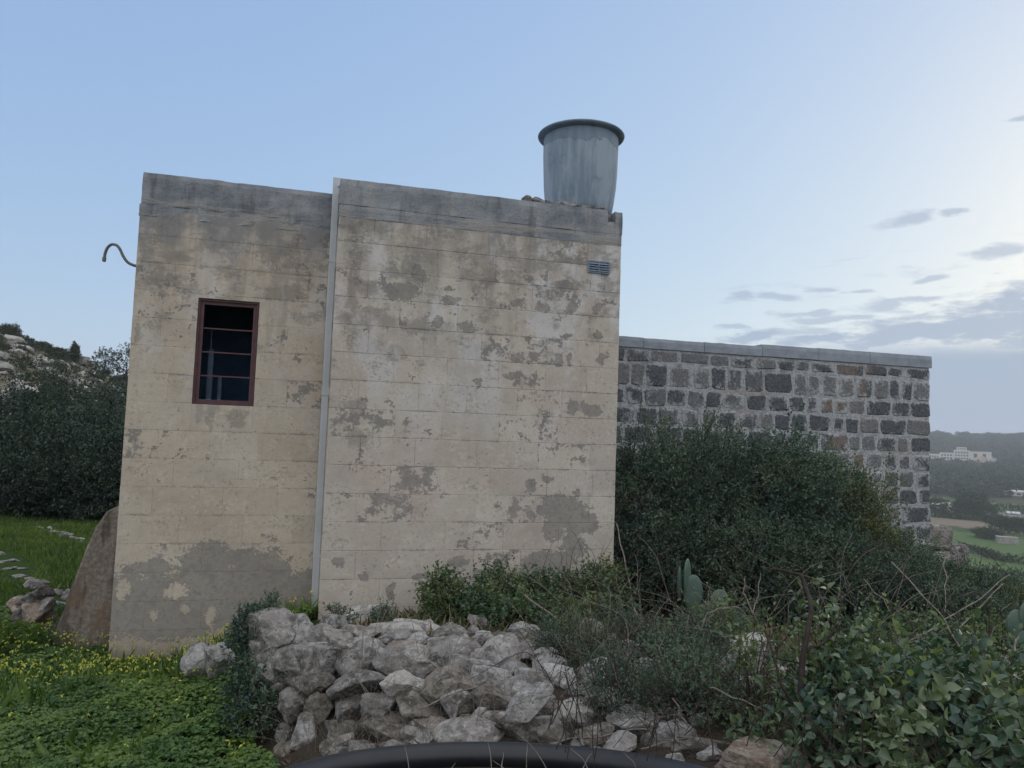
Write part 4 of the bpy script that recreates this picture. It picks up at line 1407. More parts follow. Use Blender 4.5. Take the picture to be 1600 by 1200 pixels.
def shrub(name, label, base, h, rx, ry, twigs, per, leaf, mat, cat='shrub', group=None, lump=.28, stems=9, width=.5, tw=.22, broad=False, zlow=.42, seed=None,
          stem_mat='twig', young=0.0, trunk=.018, inner=.35, up=.6):
    base = np.asarray(base, float)
    root = empty(name, tuple(base))
    tag(root, label, cat, group)
    seed = seed if seed is not None else random.random() * 50
    c = np.array([0, 0, h * zlow + h * .0])
    rz_ = h - c[2]
    C, D = crown_points(twigs, c, (rx, ry, rz_), lump, inner, seed)
    low = C[:, 2] < .03
    C[low, 2] = rng.uniform(.03, .2, low.sum())
    D = D + rng.normal(size=D.shape) * .55 + np.array([0, 0, .25])
    D /= np.linalg.norm(D, axis=1)[:, None]
    L = tw * rng.uniform(.6, 1.3, len(C))
    ny = int(len(C) * young)
    mb = MB(); sprays(mb, C[ny:], D[ny:], L[ny:], per, leaf, width=width, broad=broad, up=up)
    mb.build('foliage', mat, root, broad)
    if ny:
        top = np.argsort(-C[:, 2] - rng.uniform(0, h * .5, len(C)))[:ny]
        mb = MB(); sprays(mb, C[top], D[top] + np.array([0, 0, .5]), L[top], max(4, per // 2), leaf * .8, width=width, broad=broad)
        mb.build('young_leaves', M['leaf_young'], root)
    mb = MB()
    for k in range(stems):
        e = C[rng.integers(len(C))]
        s0 = rng.normal(size=3) * .06 * min(rx, 1); s0[2] = -.08
        midp = (s0 + e) / 2 + rng.normal(size=3) * .12 * h
        midp[2] = abs(midp[2])
        t = np.linspace(0, 1, 9)[:, None]
        pts = (1 - t) ** 2 * s0 + 2 * t * (1 - t) * midp + t * t * e
        mb.tube(pts, np.linspace(trunk, trunk * .25, 9), 5)
    for k in range(len(C) // 5):
        mb.tube([C[k] - D[k] * L[k] * .4, C[k] + D[k] * L[k] * .5, C[k] + D[k] * L[k]], [.0032 + leaf * .03, .002 + leaf * .02, .001], 3, False)
    mb.build('stem', M[stem_mat], root)
    return root


def gpt(px, py, Y=None):
    """ground point below the sight line at distance Y"""
    p = world_at(px, py, Y) if Y else hit(px, py)
    return np.array([p[0], p[1], hz(p[0], p[1]) - .03])


def top_h(base, py, px):
    """height a plant at base must have to reach image row py"""
    d = CF + CR * (px - 800) / FPX - CU * (py - 600) / FPX
    return CAM[2] + d[2] / d[1] * base[1] - base[2]


# ------------------------------------------------------------------ dense shrubs in front of the far wall
dense = [  # column, top row, half width in pixels, distance, label
    (1010, 684, 95, 8.6, 'tall dark shrub filling the corner between the building and the block wall'),
    (1120, 684, 85, 8.5, 'dense dark shrub in front of the block wall, second from the building corner'),
    (1215, 692, 80, 8.5, 'dense dark shrub rising in a point before the middle of the block wall'),
    (1290, 740, 62, 8.8, 'dense dark shrub before the reddish stones of the block wall'),
    (1360, 835, 58, 9.0, 'lower dark shrub in front of the right part of the block wall'),
    (1440, 908, 70, 9.3, 'low dark shrub at the foot of the right end of the block wall'),
    (1530, 945, 80, 9.0, 'low dark shrub beyond the broken end of the block wall before the fields'),
    (1610, 965, 70, 8.2, 'low dark shrub at the right edge in front of the brown field')]
for k, (px, py, hw, Y, lab) in enumerate(dense):
    b = gpt(px, 900, Y)
    h = top_h(b, py, px)
    w = hw * Y / FPX
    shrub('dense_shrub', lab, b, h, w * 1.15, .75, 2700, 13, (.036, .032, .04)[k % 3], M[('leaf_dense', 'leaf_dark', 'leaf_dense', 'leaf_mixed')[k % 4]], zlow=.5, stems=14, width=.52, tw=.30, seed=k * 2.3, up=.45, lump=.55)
for k, (x_, y_, h, w, lab) in enumerate([(5.6, 6.2, .9, .8, 'rounded shrub beyond the right edge of the view'), (6.9, 7.6, 1.1, 1.0, 'wider shrub farther beyond the right edge of the view'), (4.6, 3.6, .6, .6, 'small shrub close by beyond the right edge of the view')]):
    shrub('dense_shrub', lab, (x_, y_, hz(x_, y_) - .03), h, w, .8, 1100, 12, .036, M['leaf_dense'], zlow=.5, stems=8, width=.52, tw=.25, seed=230 + k, lump=.5)
low = [(1060, 800, 75, 7.9, 'dark green shrub under the tall shrubs, behind the upright cactus pads'), (1180, 815, 80, 7.7, 'dark leafy shrub right of the upright cactus pads'),
       (1290, 830, 80, 7.7, 'dark leafy shrub below the pointed shrub in the middle of the thicket'), (1390, 895, 80, 7.8, 'dark leafy shrub low in the thicket below the right end of the wall'),
       (1490, 965, 80, 7.4, 'dark leafy shrub low on the right behind the bleached crossing stems')]
for k, (px, py, hw, Y, lab) in enumerate(low):
    b = gpt(px, 950, Y); h = max(.4, top_h(b, py, px)); w = hw * Y / FPX
    shrub('dense_shrub', lab, b, h, w * 1.1, .5, 1700, 13, .034, M['leaf_dark'], zlow=.45, stems=12, width=.52, tw=.2, seed=30 + k * 2.1, up=.45, stem_mat='twig')

# ------------------------------------------------------------------ small plants along the foot of the building
foot = [(690, 900, 30, 6.35, 'slim leafy bramble shoot at the foot of the plaster wall, left end of the row'), (775, 884, 46, 6.4, 'bushy bramble with a raised leafy top against the plaster wall'),
        (735, 930, 46, 6.2, 'low bramble mound at the foot of the plaster wall behind the rubble'), (850, 898, 44, 6.5, 'bramble with dark curled leaves against the grey patch of the plaster wall'),
        (905, 900, 40, 6.6, 'bramble by the right corner of the plaster wall'), (945, 880, 30, 6.8, 'tall thin bramble in front of the right corner of the plaster wall'),
        (820, 940, 60, 6.0, 'low leafy bramble between the rubble and the plaster wall'), (930, 945, 60, 6.1, 'low leafy bramble in front of the right building corner')]
for k, (px, py, hw, Y, lab) in enumerate(foot):
    b = gpt(px, 960, Y); h = max(.2, top_h(b, py, px)); w = hw * Y / FPX
    shrub('bramble', lab, b, h, w, .22, 330, 9, .034, M['leaf_bramble'], 'bramble', zlow=.4, stems=9, width=.7, tw=.12, seed=60 + k, lump=.5, trunk=.008, inner=.2)
tufts = [(530, 962, 24, 5.6, .024, 'tiny dark plant growing on the stones right of the downpipe foot'), (600, 962, 16, 5.7, .022, 'tiny dark plant beside the whitish stone on the rubble'),
         (422, 940, 10, 5.0, .024, 'small dark sprig on the top left corner of the rubble wall')]
for k, (px, py, hw, Y, lf, lab) in enumerate(tufts):
    b = gpt(px, 965, Y); h = max(.1, top_h(b, py - 14, px)); w = hw * Y / FPX
    shrub('wall_plant', lab, b, h, w, .1, 90, 8, lf, M['leaf_dark'], 'plant', zlow=.4, stems=4, tw=.06, seed=80 + k, trunk=.004)
# plant hanging at the left end of the rubble wall
b = gpt(396, 1055, 4.95)
shrub('wall_creeper', 'dark creeper climbing the left end of the rubble wall', b, top_h(b, 955, 396), .10, .18, 340, 9, .03, M['leaf_dark'], 'plant', zlow=.5, stems=8, tw=.1, seed=91, trunk=.006)
b = gpt(398, 1100, 4.75)
shrub('leafy_plant', 'bushy dark weed in the clover at the foot of the rubble wall', b, .20, .14, .14, 160, 9, .03, M['leaf_dark'], 'plant', zlow=.4, stems=6, tw=.1, seed=92, trunk=.006)
b = gpt(395, 1140, 4.6)
shrub('leafy_plant', 'dark weed against the lower left stones of the rubble wall', b, .26, .14, .14, 170, 9, .03, M['leaf_dark'], 'plant', zlow=.4, stems=6, tw=.1, seed=93, trunk=.006)

# ------------------------------------------------------------------ scrub between the rubble and the thicket
mids = [(872, 1052, 34, 4.9, .020, 'leaf_dark', 'feathery dark green bush at the right end of the rubble wall'), (918, 1030, 34, 4.9, .018, 'leaf_bramble', 'feathery bush with a yellowish top among the rubble'),
        (985, 1012, 44, 5.2, .022, 'leaf_dark', 'dark twiggy bush right of the yellowish feathery bush'), (1060, 1005, 60, 4.9, .026, 'leaf_dark', 'dark twiggy bush below the upright cactus pads'),
        (965, 1098, 44, 3.9, .022, 'leaf_dark', 'low dark bush above the stones behind the black pipe'), (1060, 1075, 56, 3.9, .024, 'leaf_dark', 'low dark bush with dead stems left of the thorny vine'),
        (1120, 1090, 60, 3.7, .024, 'leaf_dark', 'low dark bush just left of the foot of the thorny vine'), (1390, 975, 80, 5.4, .03, 'leaf_bramble', 'tangled bramble with pale stems in the middle right'),
        (1480, 985, 80, 5.3, .03, 'leaf_bramble', 'tangled bramble under the crossing bleached stems'), (1570, 985, 80, 5.2, .032, 'leaf_bramble', 'tangled bramble by the single cactus pad at the right edge'),
        (1120, 960, 60, 5.6, .026, 'leaf_bramble', 'yellow-green bramble just under the upright cactus pads')]
for k, (px, py, hw, Y, lf, mt, lab) in enumerate(mids):
    b = gpt(px, 1060, Y); h = max(.25, top_h(b, py, px)); w = hw * Y / FPX
    shrub('scrub_bush', lab, b, h, w, .34, 290, 11, lf, M[mt], 'bush', zlow=.42, stems=60, width=.42 if lf < .025 else .6, tw=.16, seed=100 + k, lump=.4, trunk=.007,
          young=.04 if mt == 'leaf_bramble' else 0, inner=.15)

# ------------------------------------------------------------------ broad-leaved brambles close to the camera
near = [  # column, top row, half width, distance, leaf, twigs, leaves per twig, broad?, label
    (1290, 925, 50, 3.5, .040, 46, 7, True, 'thorny vine with leaves climbing a dark bent stem in the foreground'),
    (1370, 1000, 80, 3.5, .030, 150, 8, False, 'small-leaved bramble right of the dark bent stem'),
    (1180, 1000, 55, 3.6, .032, 70, 7, False, 'loose bramble with yellow-green leaves left of the dark bent stem'),
    (1290, 1080, 90, 3.1, .034, 100, 8, False, 'small-leaved bramble in the foreground above the brown boulder'),
    (1430, 1060, 90, 3.1, .044, 170, 7, True, 'mass of broad dark leaves at the bottom, left of the corner mass'),
    (1550, 1045, 100, 3.0, .048, 210, 7, True, 'mass of broad dark leaves in the lower right corner'),
    (1480, 1120, 110, 2.7, .046, 150, 7, True, 'low broad leaves at the very bottom right'),
    (1340, 1140, 80, 2.8, .040, 90, 7, True, 'low broad leaves at the bottom beside the brown boulder'),
    (1500, 1010, 90, 3.9, .030, 110, 8, False, 'small-leaved bramble behind the broad leaves of the lower right')]
for k, (px, py, hw, Y, lf, tw_, per, br, lab) in enumerate(near):
    b = gpt(px, 1190, Y); h = max(.25, top_h(b, py, px)); w = hw * Y / FPX
    shrub('broad_leaved_vine' if br else 'bramble', lab, b, h, w, .34, tw_, per, lf, M['leaf_broad' if br else 'leaf_bramble'], 'vine' if br else 'bramble', zlow=.45, stems=46, width=.8 if br else .66,
          tw=.2, broad=True, seed=140 + k, lump=.5, trunk=.006, young=.03 if k != 2 else .2, inner=.1, stem_mat='bark' if k == 0 else 'twig', up=.4)

# ------------------------------------------------------------------ bare stems
def cane(mb, pts, r0, r1, sides=5, wob=.012, n=22):
    """stem through points given as (column, row, distance)"""
    P = np.array([world_at(*p) for p in pts])
    tt = np.linspace(0, len(P) - 1, n)
    Q = np.stack([np.interp(tt, np.arange(len(P)), P[:, k]) for k in range(3)], 1)
    Q[1:-1] += rng.normal(size=(n - 2, 3)) * wob
    for _ in range(3): Q[1:-1] = (Q[:-2] + 2 * Q[1:-1] + Q[2:]) / 4
    mb.tube(Q, np.linspace(r0, r1, n) * .68, sides)
    return Q


mb = MB()
cane(mb, [(1240, 1185, 3.05), (1248, 1120, 3.05), (1256, 1010, 3.1), (1268, 950, 3.2), (1258, 912, 3.42), (1250, 898, 3.45), (1212, 889, 3.5)], .021, .010, 7, .006, 40)
cane(mb, [(1244, 1130, 3.05), (1215, 1040, 3.1), (1195, 985, 3.2)], .013, .004)
cane(mb, [(1256, 1020, 3.1), (1300, 990, 3.2), (1330, 915, 3.3)], .010, .003)
o = mb.build('thorny_stem', M['bark'], None, True)
tag(o, 'dark bent main stem standing up from the foreground vines', 'stem')

mb = MB()
for pts, a, b in [
    ([(702, 1070, 4.4), (701, 1000, 4.6), (702, 944, 4.7)], .004, .002), ([(697, 1060, 4.4), (685, 990, 4.6)], .004, .002),
    ([(655, 1108, 4.0), (720, 1078, 4.1), (790, 1062, 4.3), (905, 1072, 4.3)], .007, .004), ([(760, 1005, 5.0), (790, 1040, 4.6), (860, 1085, 4.3)], .006, .003),
    ([(820, 930, 5.8), (890, 982, 5.0), (993, 1040, 4.5), (1045, 1058, 4.4)], .010, .005), ([(990, 950, 5.5), (1010, 985, 5.2), (1027, 1015, 4.9)], .009, .006),
    ([(963, 818, 7.2), (974, 870, 7.0), (987, 930, 6.8), (990, 955, 6.6)], .008, .012), ([(640, 985, 5.0), (780, 990, 5.0), (900, 1030, 4.7)], .005, .003),
    ([(1095, 985, 4.6), (1108, 958, 4.6), (1128, 946, 4.6), (1152, 948, 4.6), (1175, 975, 4.6)], .007, .004), ([(1307, 1087, 2.9), (1316, 1140, 2.9), (1320, 1199, 2.9)], .004, .005),
    ([(1417, 1003, 4.6), (1497, 960, 4.8), (1577, 898, 5.0)], .009, .005), ([(1490, 990, 4.7), (1530, 950, 4.8), (1568, 912, 4.9)], .007, .004),
    ([(1393, 878, 5.6), (1473, 963, 5.2), (1513, 1042, 4.8)], .008, .006), ([(1477, 865, 5.6), (1476, 957, 5.3)], .006, .004), ([(1350, 905, 5.2), (1395, 955, 5.0)], .005, .003),
    ([(1110, 1075, 3.4), (1160, 1092, 3.3), (1250, 1140, 3.2)], .006, .003), ([(1165, 900, 5.0), (1162, 930, 5.0), (1180, 960, 4.9)], .005, .006), ([(1188, 895, 5.0), (1184, 940, 4.95), (1177, 958, 4.9)], .004, .006),
    ([(925, 1160, 3.4), (1000, 1125, 3.5), (1060, 1117, 3.5)], .006, .003), ([(860, 1165, 3.4), (980, 1140, 3.4), (1140, 1160, 3.3)], .005, .004), ([(1000, 1170, 3.3), (1090, 1150, 3.3), (1180, 1170, 3.2)], .005, .003),
    ([(880, 1100, 3.9), (940, 1100, 3.9), (990, 1072, 4.0)], .005, .003), ([(1050, 1090, 3.6), (1070, 1130, 3.5), (1090, 1165, 3.4)], .006, .006), ([(1240, 1120, 3.1), (1290, 1105, 3.1), (1380, 1132, 3.1)], .005, .003),
    ([(1540, 1090, 2.9), (1500, 1060, 3.0), (1420, 1060, 3.0)], .004, .003), ([(1570, 1035, 4.0), (1592, 995, 4.2)], .010, .007), ([(1525, 1048, 4.2), (1545, 1005, 4.3)], .007, .005)]:
    cane(mb, pts, a, b)
for k in range(48):      # loose dead stalks over the rubble face
    px, py = rng.uniform(520, 900), rng.uniform(1020, 1170)
    p = hit(px, py); Y = p[1] - .06
    dx, dy = rng.normal() * 38, -rng.uniform(30, 120)
    cane(mb, [(px, py, Y), (px + dx * .35, py + dy * .6, Y - .04), (px + dx, py + dy, Y + .06)], .0032, .0014, 4, .008, 12)
for k in range(230):     # fine dead grass hanging in the gaps of the stones
    px, py = rng.uniform(440, 700), rng.uniform(1050, 1185)
    p = hit(px, py); Y = p[1] - .07
    dx, dy = rng.normal() * 22, -rng.uniform(15, 60)
    cane(mb, [(px, py, Y), (px + dx * .3, py + dy * .7, Y - .03), (px + dx, py + dy, Y - .02)], .0017, .0009, 3, .004, 8)
for k in range(150):      # among the scrub on the right
    px, py = rng.uniform(900, 1590), rng.uniform(930, 1090)
    Y = np.interp(py, [930, 1090], [5.6, 3.6]) + rng.uniform(-.3, .3)
    dx, dy = rng.normal() * 60, -rng.uniform(10, 110)
    cane(mb, [(px, py, Y), (px + dx * .4, py + dy * .7, Y - .1), (px + dx, py + dy, Y)], rng.uniform(.0022, .0045), .0012, 4, .012, 14)
o = mb.build('dead_stalks', M['dry'], None)
tag(o, 'pale dry dead stalks straggling over the rubble and the scrub', 'dead stalks', kind='stuff')
mb = MB()
for k in range(30):      # fine dark twigs before the wall corner
    px, py = rng.uniform(840, 960), rng.uniform(900, 950)
    Y = rng.uniform(6.1, 6.7)
    dx, dy = rng.normal() * 28, -rng.uniform(20, 95)
    cane(mb, [(px, py, Y), (px + dx * .3, py + dy * .6, Y), (px + dx, py + dy, Y)], .004, .0015, 4, .018, 14)
for k in range(60):
    px, py = rng.uniform(980, 1590), rng.uniform(860, 960)
    Y = rng.uniform(6.6, 7.2)
    dx, dy = rng.normal() * 50, -rng.uniform(0, 90)
    cane(mb, [(px, py, Y), (px + dx * .4, py + dy * .7, Y), (px + dx, py + dy, Y)], .0042, .0016, 4, .02, 14)
o = mb.build('bare_twigs', M['twig'], None)
tag(o, 'fine bare brown twigs standing before the wall corner and the thicket', 'twigs', kind='stuff')

# tangle of thin brown brier canes through the scrub and the vines
mb = MB()
for k in range(240):
    px, py = rng.uniform(840, 1590), rng.uniform(985, 1190)
    Y = np.interp(py, [985, 1190], [4.9, 2.75]) + rng.uniform(-.35, .2)
    dx, dy = rng.normal() * 90, -rng.uniform(-10, 90)
    cane(mb, [(px, py, Y), (px + dx * .35, py + dy - rng.uniform(10, 40), Y - .1), (px + dx, py + dy * .5, Y + rng.uniform(-.1, .1))], rng.uniform(.0022, .0042), .001, 4, .012, 16)
o = mb.build('brier_canes', M['twig'], None)
tag(o, 'tangle of thin brown brier canes arching through the scrub on the right', 'canes', kind='stuff')

# grass stalks in front of the black pipe
mb = MB()
for (px, py, dx, dy) in [(770, 1215, -10, -60), (782, 1215, 4, -40), (822, 1215, 2, -52), (800, 1218, -30, -30), (860, 1215, -40, -60), (905, 1215, 20, -38), (640, 1215, -8, -50), (925, 1215, -34, -46), (700, 1218, 12, -26), (1000, 1215, -26, -40)]:
    cane(mb, [(px, py, 2.6), (px + dx * .4, py + dy * .6, 2.62), (px + dx, py + dy, 2.66)], .0026, .001, 4, .004, 10)
o = mb.build('dry_grass', M['dry'], None)
tag(o, 'a few dry grass stalks standing in front of the black pipe', 'dry grass', kind='stuff')

# ------------------------------------------------------------------ prickly pears
def pad(root, c, w, h, yaw, lean, th=.022):
    bm = bmesh.new()
    bmesh.ops.create_uvsphere(bm, u_segments=18, v_segments=14, radius=.5)
    for v in bm.verts:
        x, y, z = v.co
        k = 1.0 + .22 * z
        v.co = Vector((x * w * k, y * th * 2, (z + .5) * h))
    me = bpy.data.meshes.new('pad'); bm.to_mesh(me); bm.free()
    me.polygons.foreach_set('use_smooth', np.full(len(me.polygons), True))
    me.materials.append(M['cactus'])
    o = bpy.data.objects.new('pad', me)
    o.location = Vector(c) - root.location; o.rotation_euler = (0, lean, yaw)
    return link(o, root)


Y = 6.3
b = gpt(1085, 985, Y)
pear = empty('prickly_pear', tuple(b))
tag(pear, 'prickly pear with upright grey-green pads in front of the dark thicket', 'cactus')
k = Y / FPX
for (px, py, w, h, yaw, lean) in [(1083, 958, 32, 58, .25, -.02), (1074, 936, 26, 62, 1.0, -.05), (1062, 940, 18, 56, 1.25, -.2), (1121, 966, 30, 44, .15, .10), (1096, 985, 34, 40, .2, .15), (1142, 990, 44, 36, -.2, .35), (1083, 1010, 32, 50, .3, .05), (1118, 1005, 34, 44, .1, .1)]:
    pad(pear, world_at(px, py, Y + random.uniform(-.05, .05)), w * k, h * k, yaw, lean)
Y = 5.0
b = gpt(1590, 1010, Y)
pear2 = empty('prickly_pear', tuple(b))
tag(pear2, 'prickly pear pads among the brambles at the right edge', 'cactus')
k = Y / FPX
for (px, py, w, h, yaw, lean) in [(1586, 1000, 32, 46, .2, .05), (1600, 985, 30, 44, .4, .2), (1590, 1030, 36, 48, .1, 0)]:
    pad(pear2, world_at(px, py, Y), w * k, h * k, yaw, lean)

# ------------------------------------------------------------------ clover field with yellow flowers
def face_mask(x, y):
    """left of the rubble wall"""
    return x < np.interp(y, [3.0, 3.7, 4.1, 4.4, 5.0, 6.2, 6.6], [-.85, -1.08, -1.2, -1.42, -1.66, -1.7, -1.7])


def mound(x, y):
    return .03 + .10 * (vnoise(x, y, 2.1, 3) + 1) * .5 + .07 * (vnoise(x, y, 5.5, 8) + 1) * .5


def in_building(x, y):
    q = np.stack([x, y], -1) - B0[:2]
    u_ = q @ BU[:2]; d_ = q @ BN[:2]
    return (u_ > -.03) & (d_ > -.03) & (u_ < 4.6)


n = 60000
x = rng.uniform(-5.6, -1.0, n); y = 3.3 + rng.uniform(0, 1, n) ** 1.15 * 4.6
k = face_mask(x, y) & ~in_building(x, y) & (np.abs(np.degrees(np.arctan2(x, y))) < 41)
x, y = x[k], y[k]
zz = height(x, y) + mound(x, y) * rng.uniform(.55, 1.0, len(x))
mb = MB()
a0 = rng.uniform(0, 6.28, len(x))
tilt = rng.uniform(-.6, .4, len(x))
for j in range(3):
    a = a0 + j * 2.094
    D = np.stack([np.cos(a), np.sin(a), tilt], -1)
    leaf_mesh(mb, np.stack([x, y, zz], -1), D, rng.uniform(.016, .036, len(x)) * (1 + .25 * vnoise(x, y, 3.0, 1)), .95, .3, False, .7)
nb = 9000       # grass blades standing up through it in drifts
xb = rng.uniform(-5.6, -1.1, nb); yb = rng.uniform(3.4, 7.6, nb)
kb = face_mask(xb, yb) & ~in_building(xb, yb) & (vnoise(xb, yb, 1.6, 7) + rng.normal(size=nb) * .3 > .25)
xb, yb = xb[kb], yb[kb]
leaf_mesh(mb, np.stack([xb, yb, height(xb, yb)], -1), np.stack([rng.normal(size=len(xb)) * .45, rng.normal(size=len(xb)) * .45, np.ones(len(xb))], -1), rng.uniform(.10, .26, len(xb)), .06, .2, False, 0)
o = mb.build('clover', M['clover'])
tag(o, 'bright green clover covering the ground at the lower left', 'clover', kind='stuff')
# flowers: thin stems ending in nodding closed yellow trumpets
n = 5200
x = rng.uniform(-5.4, -1.2, n); y = rng.uniform(3.8, 7.3, n)
p = sstep(vnoise(x, y, 1.1, 5) + 0.75 * sstep(y, 4.6, 6.0) - .35 * sstep(-y, -4.8, -4.0), -.1, 1.0)
k = face_mask(x, y) & ~in_building(x, y) & (rng.uniform(0, 1, n) < p * .5 + .02)
x, y = x[k], y[k]
zz = height(x, y) + mound(x, y)
ms, mp = MB(), MB()
for i in range(len(x)):
    hgt_ = rng.uniform(.05, .15)
    b = np.array([x[i], y[i], zz[i] - .05]); l = rng.normal(size=3) * .02; l[2] = 0
    t = b + np.array([0, 0, .05 + hgt_]) + l
    ms.tube([b, (b + t) / 2 + l * .3, t], .0012, 3, False)
    for j in range(rng.integers(1, 4)):
        d = np.array([rng.normal() * .6, rng.normal() * .6, -.6 + rng.normal() * .35])
        L_ = rng.uniform(.018, .032)
        leaf_mesh(mp, t[None], d[None], np.array([L_]), .26, .5, False, .2)
        leaf_mesh(mp, t[None], d[None], np.array([L_]), .22, -.5, False, .1)
fl = empty('wildflowers', (0, 0, 0))
tag(fl, 'small nodding yellow flowers scattered over the clover', 'flowers', kind='stuff')
o = ms.build('flower_stem', M['grass'], fl); tag(o, kind='stuff')
o = mp.build('petals', M['petal'], fl); tag(o, kind='stuff')

# rough grass between the stones, under the scrub and down the right-hand slope
n = 42000
x = rng.uniform(-1.4, 10.5, n); y = 2.4 + rng.uniform(0, 1, n) ** 1.2 * 11
k = ~in_building(x, y) & (np.degrees(np.arctan2(x, y)) < 52) & (vnoise(x, y, 1.5, 4) + rng.normal(size=n) * .5 > -.35) & (x > -1.2 + .0 * y)
x, y = x[k], y[k]
mb = MB()
D = np.stack([rng.normal(size=len(x)) * .7, rng.normal(size=len(x)) * .7, np.full(len(x), 1.0)], -1)
leaf_mesh(mb, np.stack([x, y, height(x, y) - .01], -1), D, rng.uniform(.04, .15, len(x)) * np.interp(y, [2.5, 4.2, 5.5], [.35, .5, 1.0]), .05, .2, False, .0)
o = mb.build('rough_grass', M['grass_rough'])
tag(o, 'rough thin grass between the stones and under the scrub on the right', 'grass', kind='stuff')

# grass of the yard behind
n = 70000
x = rng.uniform(-10.5, -3.4, n); y = rng.uniform(6.4, 15.5, n)
k = ~in_building(x, y) & (np.degrees(np.arctan2(x, y)) > -43)
PATH = [np.array([hit(*q)[:2] for q in l]) for l in ([(-40, 858), (5, 866), (24, 884), (34, 904)], [(92, 925), (98, 950), (96, 978)])]


def path_dist(x, y):
    out = np.full(len(x), 9.0)
    for l in PATH:
        for p, q in zip(l[:-1], l[1:]):
            e = q - p; t = np.clip(((x - p[0]) * e[0] + (y - p[1]) * e[1]) / (e @ e), 0, 1)
            out = np.minimum(out, np.hypot(x - p[0] - t * e[0], y - p[1] - t * e[1]))
    return out


k &= path_dist(x, y) > rng.uniform(.1, .42, n)
x, y = x[k], y[k]
zz = height(x, y) - .01
mb = MB()
D = np.stack([rng.normal(size=len(x)) * .5, rng.normal(size=len(x)) * .5, np.full(len(x), 1.0)], -1)
leaf_mesh(mb, np.stack([x, y, zz], -1), D, rng.uniform(.035, .10, len(x)) * (1 + .6 * vnoise(x, y, .8, 2)), .16, .2, False, .0)
o = mb.build('grass', M['grass'])
tag(o, 'lush green grass of the yard to the left behind the building', 'grass', kind='stuff')
b = gpt(12, 1015, 6.6)
shrub('broad_weed', 'leafy upright weed at the left edge behind the yellow flowers', b, .3, .25, .2, 60, 7, .12, M['grass'], 'plant', zlow=.3, stems=4, tw=.06, width=.25, seed=200, trunk=.005)
b = gpt(70, 1030, 6.9)
shrub('dark_weed', 'dark scrubby weed before the short stub of stone wall', b, .22, .35, .25, 160, 9, .03, M['leaf_dark'], 'plant', zlow=.3, stems=6, tw=.08, seed=201, trunk=.004)
# ------------------------------------------------------------------ left hillside
def tree(name, label, base, h, r, twigs, per, leaf, mat, cat='tree', group=None, trunk_h=.35, seed=0, tw=None, trunk_r=.05, lump=.35, cone=False):
    base = np.asarray(base, float)
    root = empty(name, tuple(base)); tag(root, label, cat, group)
    c = np.array([0, 0, h * (.5 + trunk_h * .5)]); rz_ = h - c[2]
    C, D = crown_points(twigs, c, (r, r, rz_), lump, .3, seed, -1)
    if cone:
        f = np.clip(1.15 - (C[:, 2] - h * trunk_h) / (h * (1 - trunk_h)), .1, 1)
        C[:, :2] *= f[:, None]
    D = D + rng.normal(size=D.shape) * .5; D /= np.linalg.norm(D, axis=1)[:, None]
    mb = MB(); sprays(mb, C, D, np.full(len(C), tw or leaf * 5), per, leaf, up=.4)
    mb.build('crown', mat, root)
    mb = MB()
    lean = rng.normal(size=2) * .05 * h
    top = np.array([lean[0], lean[1], h * .75])
    mb.tube([(0, 0, -.3), top * .35, top * .7, top], [trunk_r, trunk_r * .8, trunk_r * .5, trunk_r * .2], 6)
    for k in range(6):
        e = C[rng.integers(len(C))]; s0 = top * rng.uniform(.3, .8)
        mb.tube([s0, (s0 + e) / 2 + np.array([0, 0, .04 * h]), e], [trunk_r * .5, trunk_r * .3, trunk_r * .12], 5)
    mb.build('trunk', M['bark'], root)
    return root


big = [(-5, 604, 62, 19.5, 'dark carob tree at the left edge above the yard grass'), (48, 650, 50, 17.6, 'lower dark carob tree second from the left edge'),
       (88, 598, 54, 20.5, 'tallest dark carob tree in the middle of the trees left of the building'), (128, 648, 44, 18.2, 'dark carob tree, second from the left corner of the building'),
       (172, 618, 46, 19.4, 'dark carob tree against the left corner of the building'), (20, 690, 60, 16.8, 'low spreading carob tree in front at the left edge'),
       (105, 680, 55, 17.0, 'low spreading carob tree in front of the tallest carob'), (175, 690, 50, 16.6, 'low spreading carob tree just left of the building'),
       (215, 640, 70, 17.5, 'dark carob tree mostly hidden behind the left corner of the building')]
for k, (px, py, hw, Y, lab) in enumerate(big):
    b = gpt(px, 830, Y); h = top_h(b, py, px); w = hw * Y / FPX
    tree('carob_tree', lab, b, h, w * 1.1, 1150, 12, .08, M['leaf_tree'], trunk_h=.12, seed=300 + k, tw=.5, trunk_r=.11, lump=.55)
und = [(30, 720, 70, 16.0, 'dark low bush under the carob trees at the left edge'), (110, 730, 70, 16.2, 'dark low bush in the shade under the carob trees'), (170, 720, 60, 16.0, 'dark low bush under the carob trees beside the building')]
for k, (px, py, hw, Y, lab) in enumerate(und):
    b = gpt(px, 835, Y); h = top_h(b, py, px); w = hw * Y / FPX
    shrub('understorey_bush', lab, b, h, w, .8, 1100, 11, .07, M['leaf_tree'], 'bush', zlow=.4, stems=8, tw=.35, seed=320 + k, trunk=.04, stem_mat='bark')

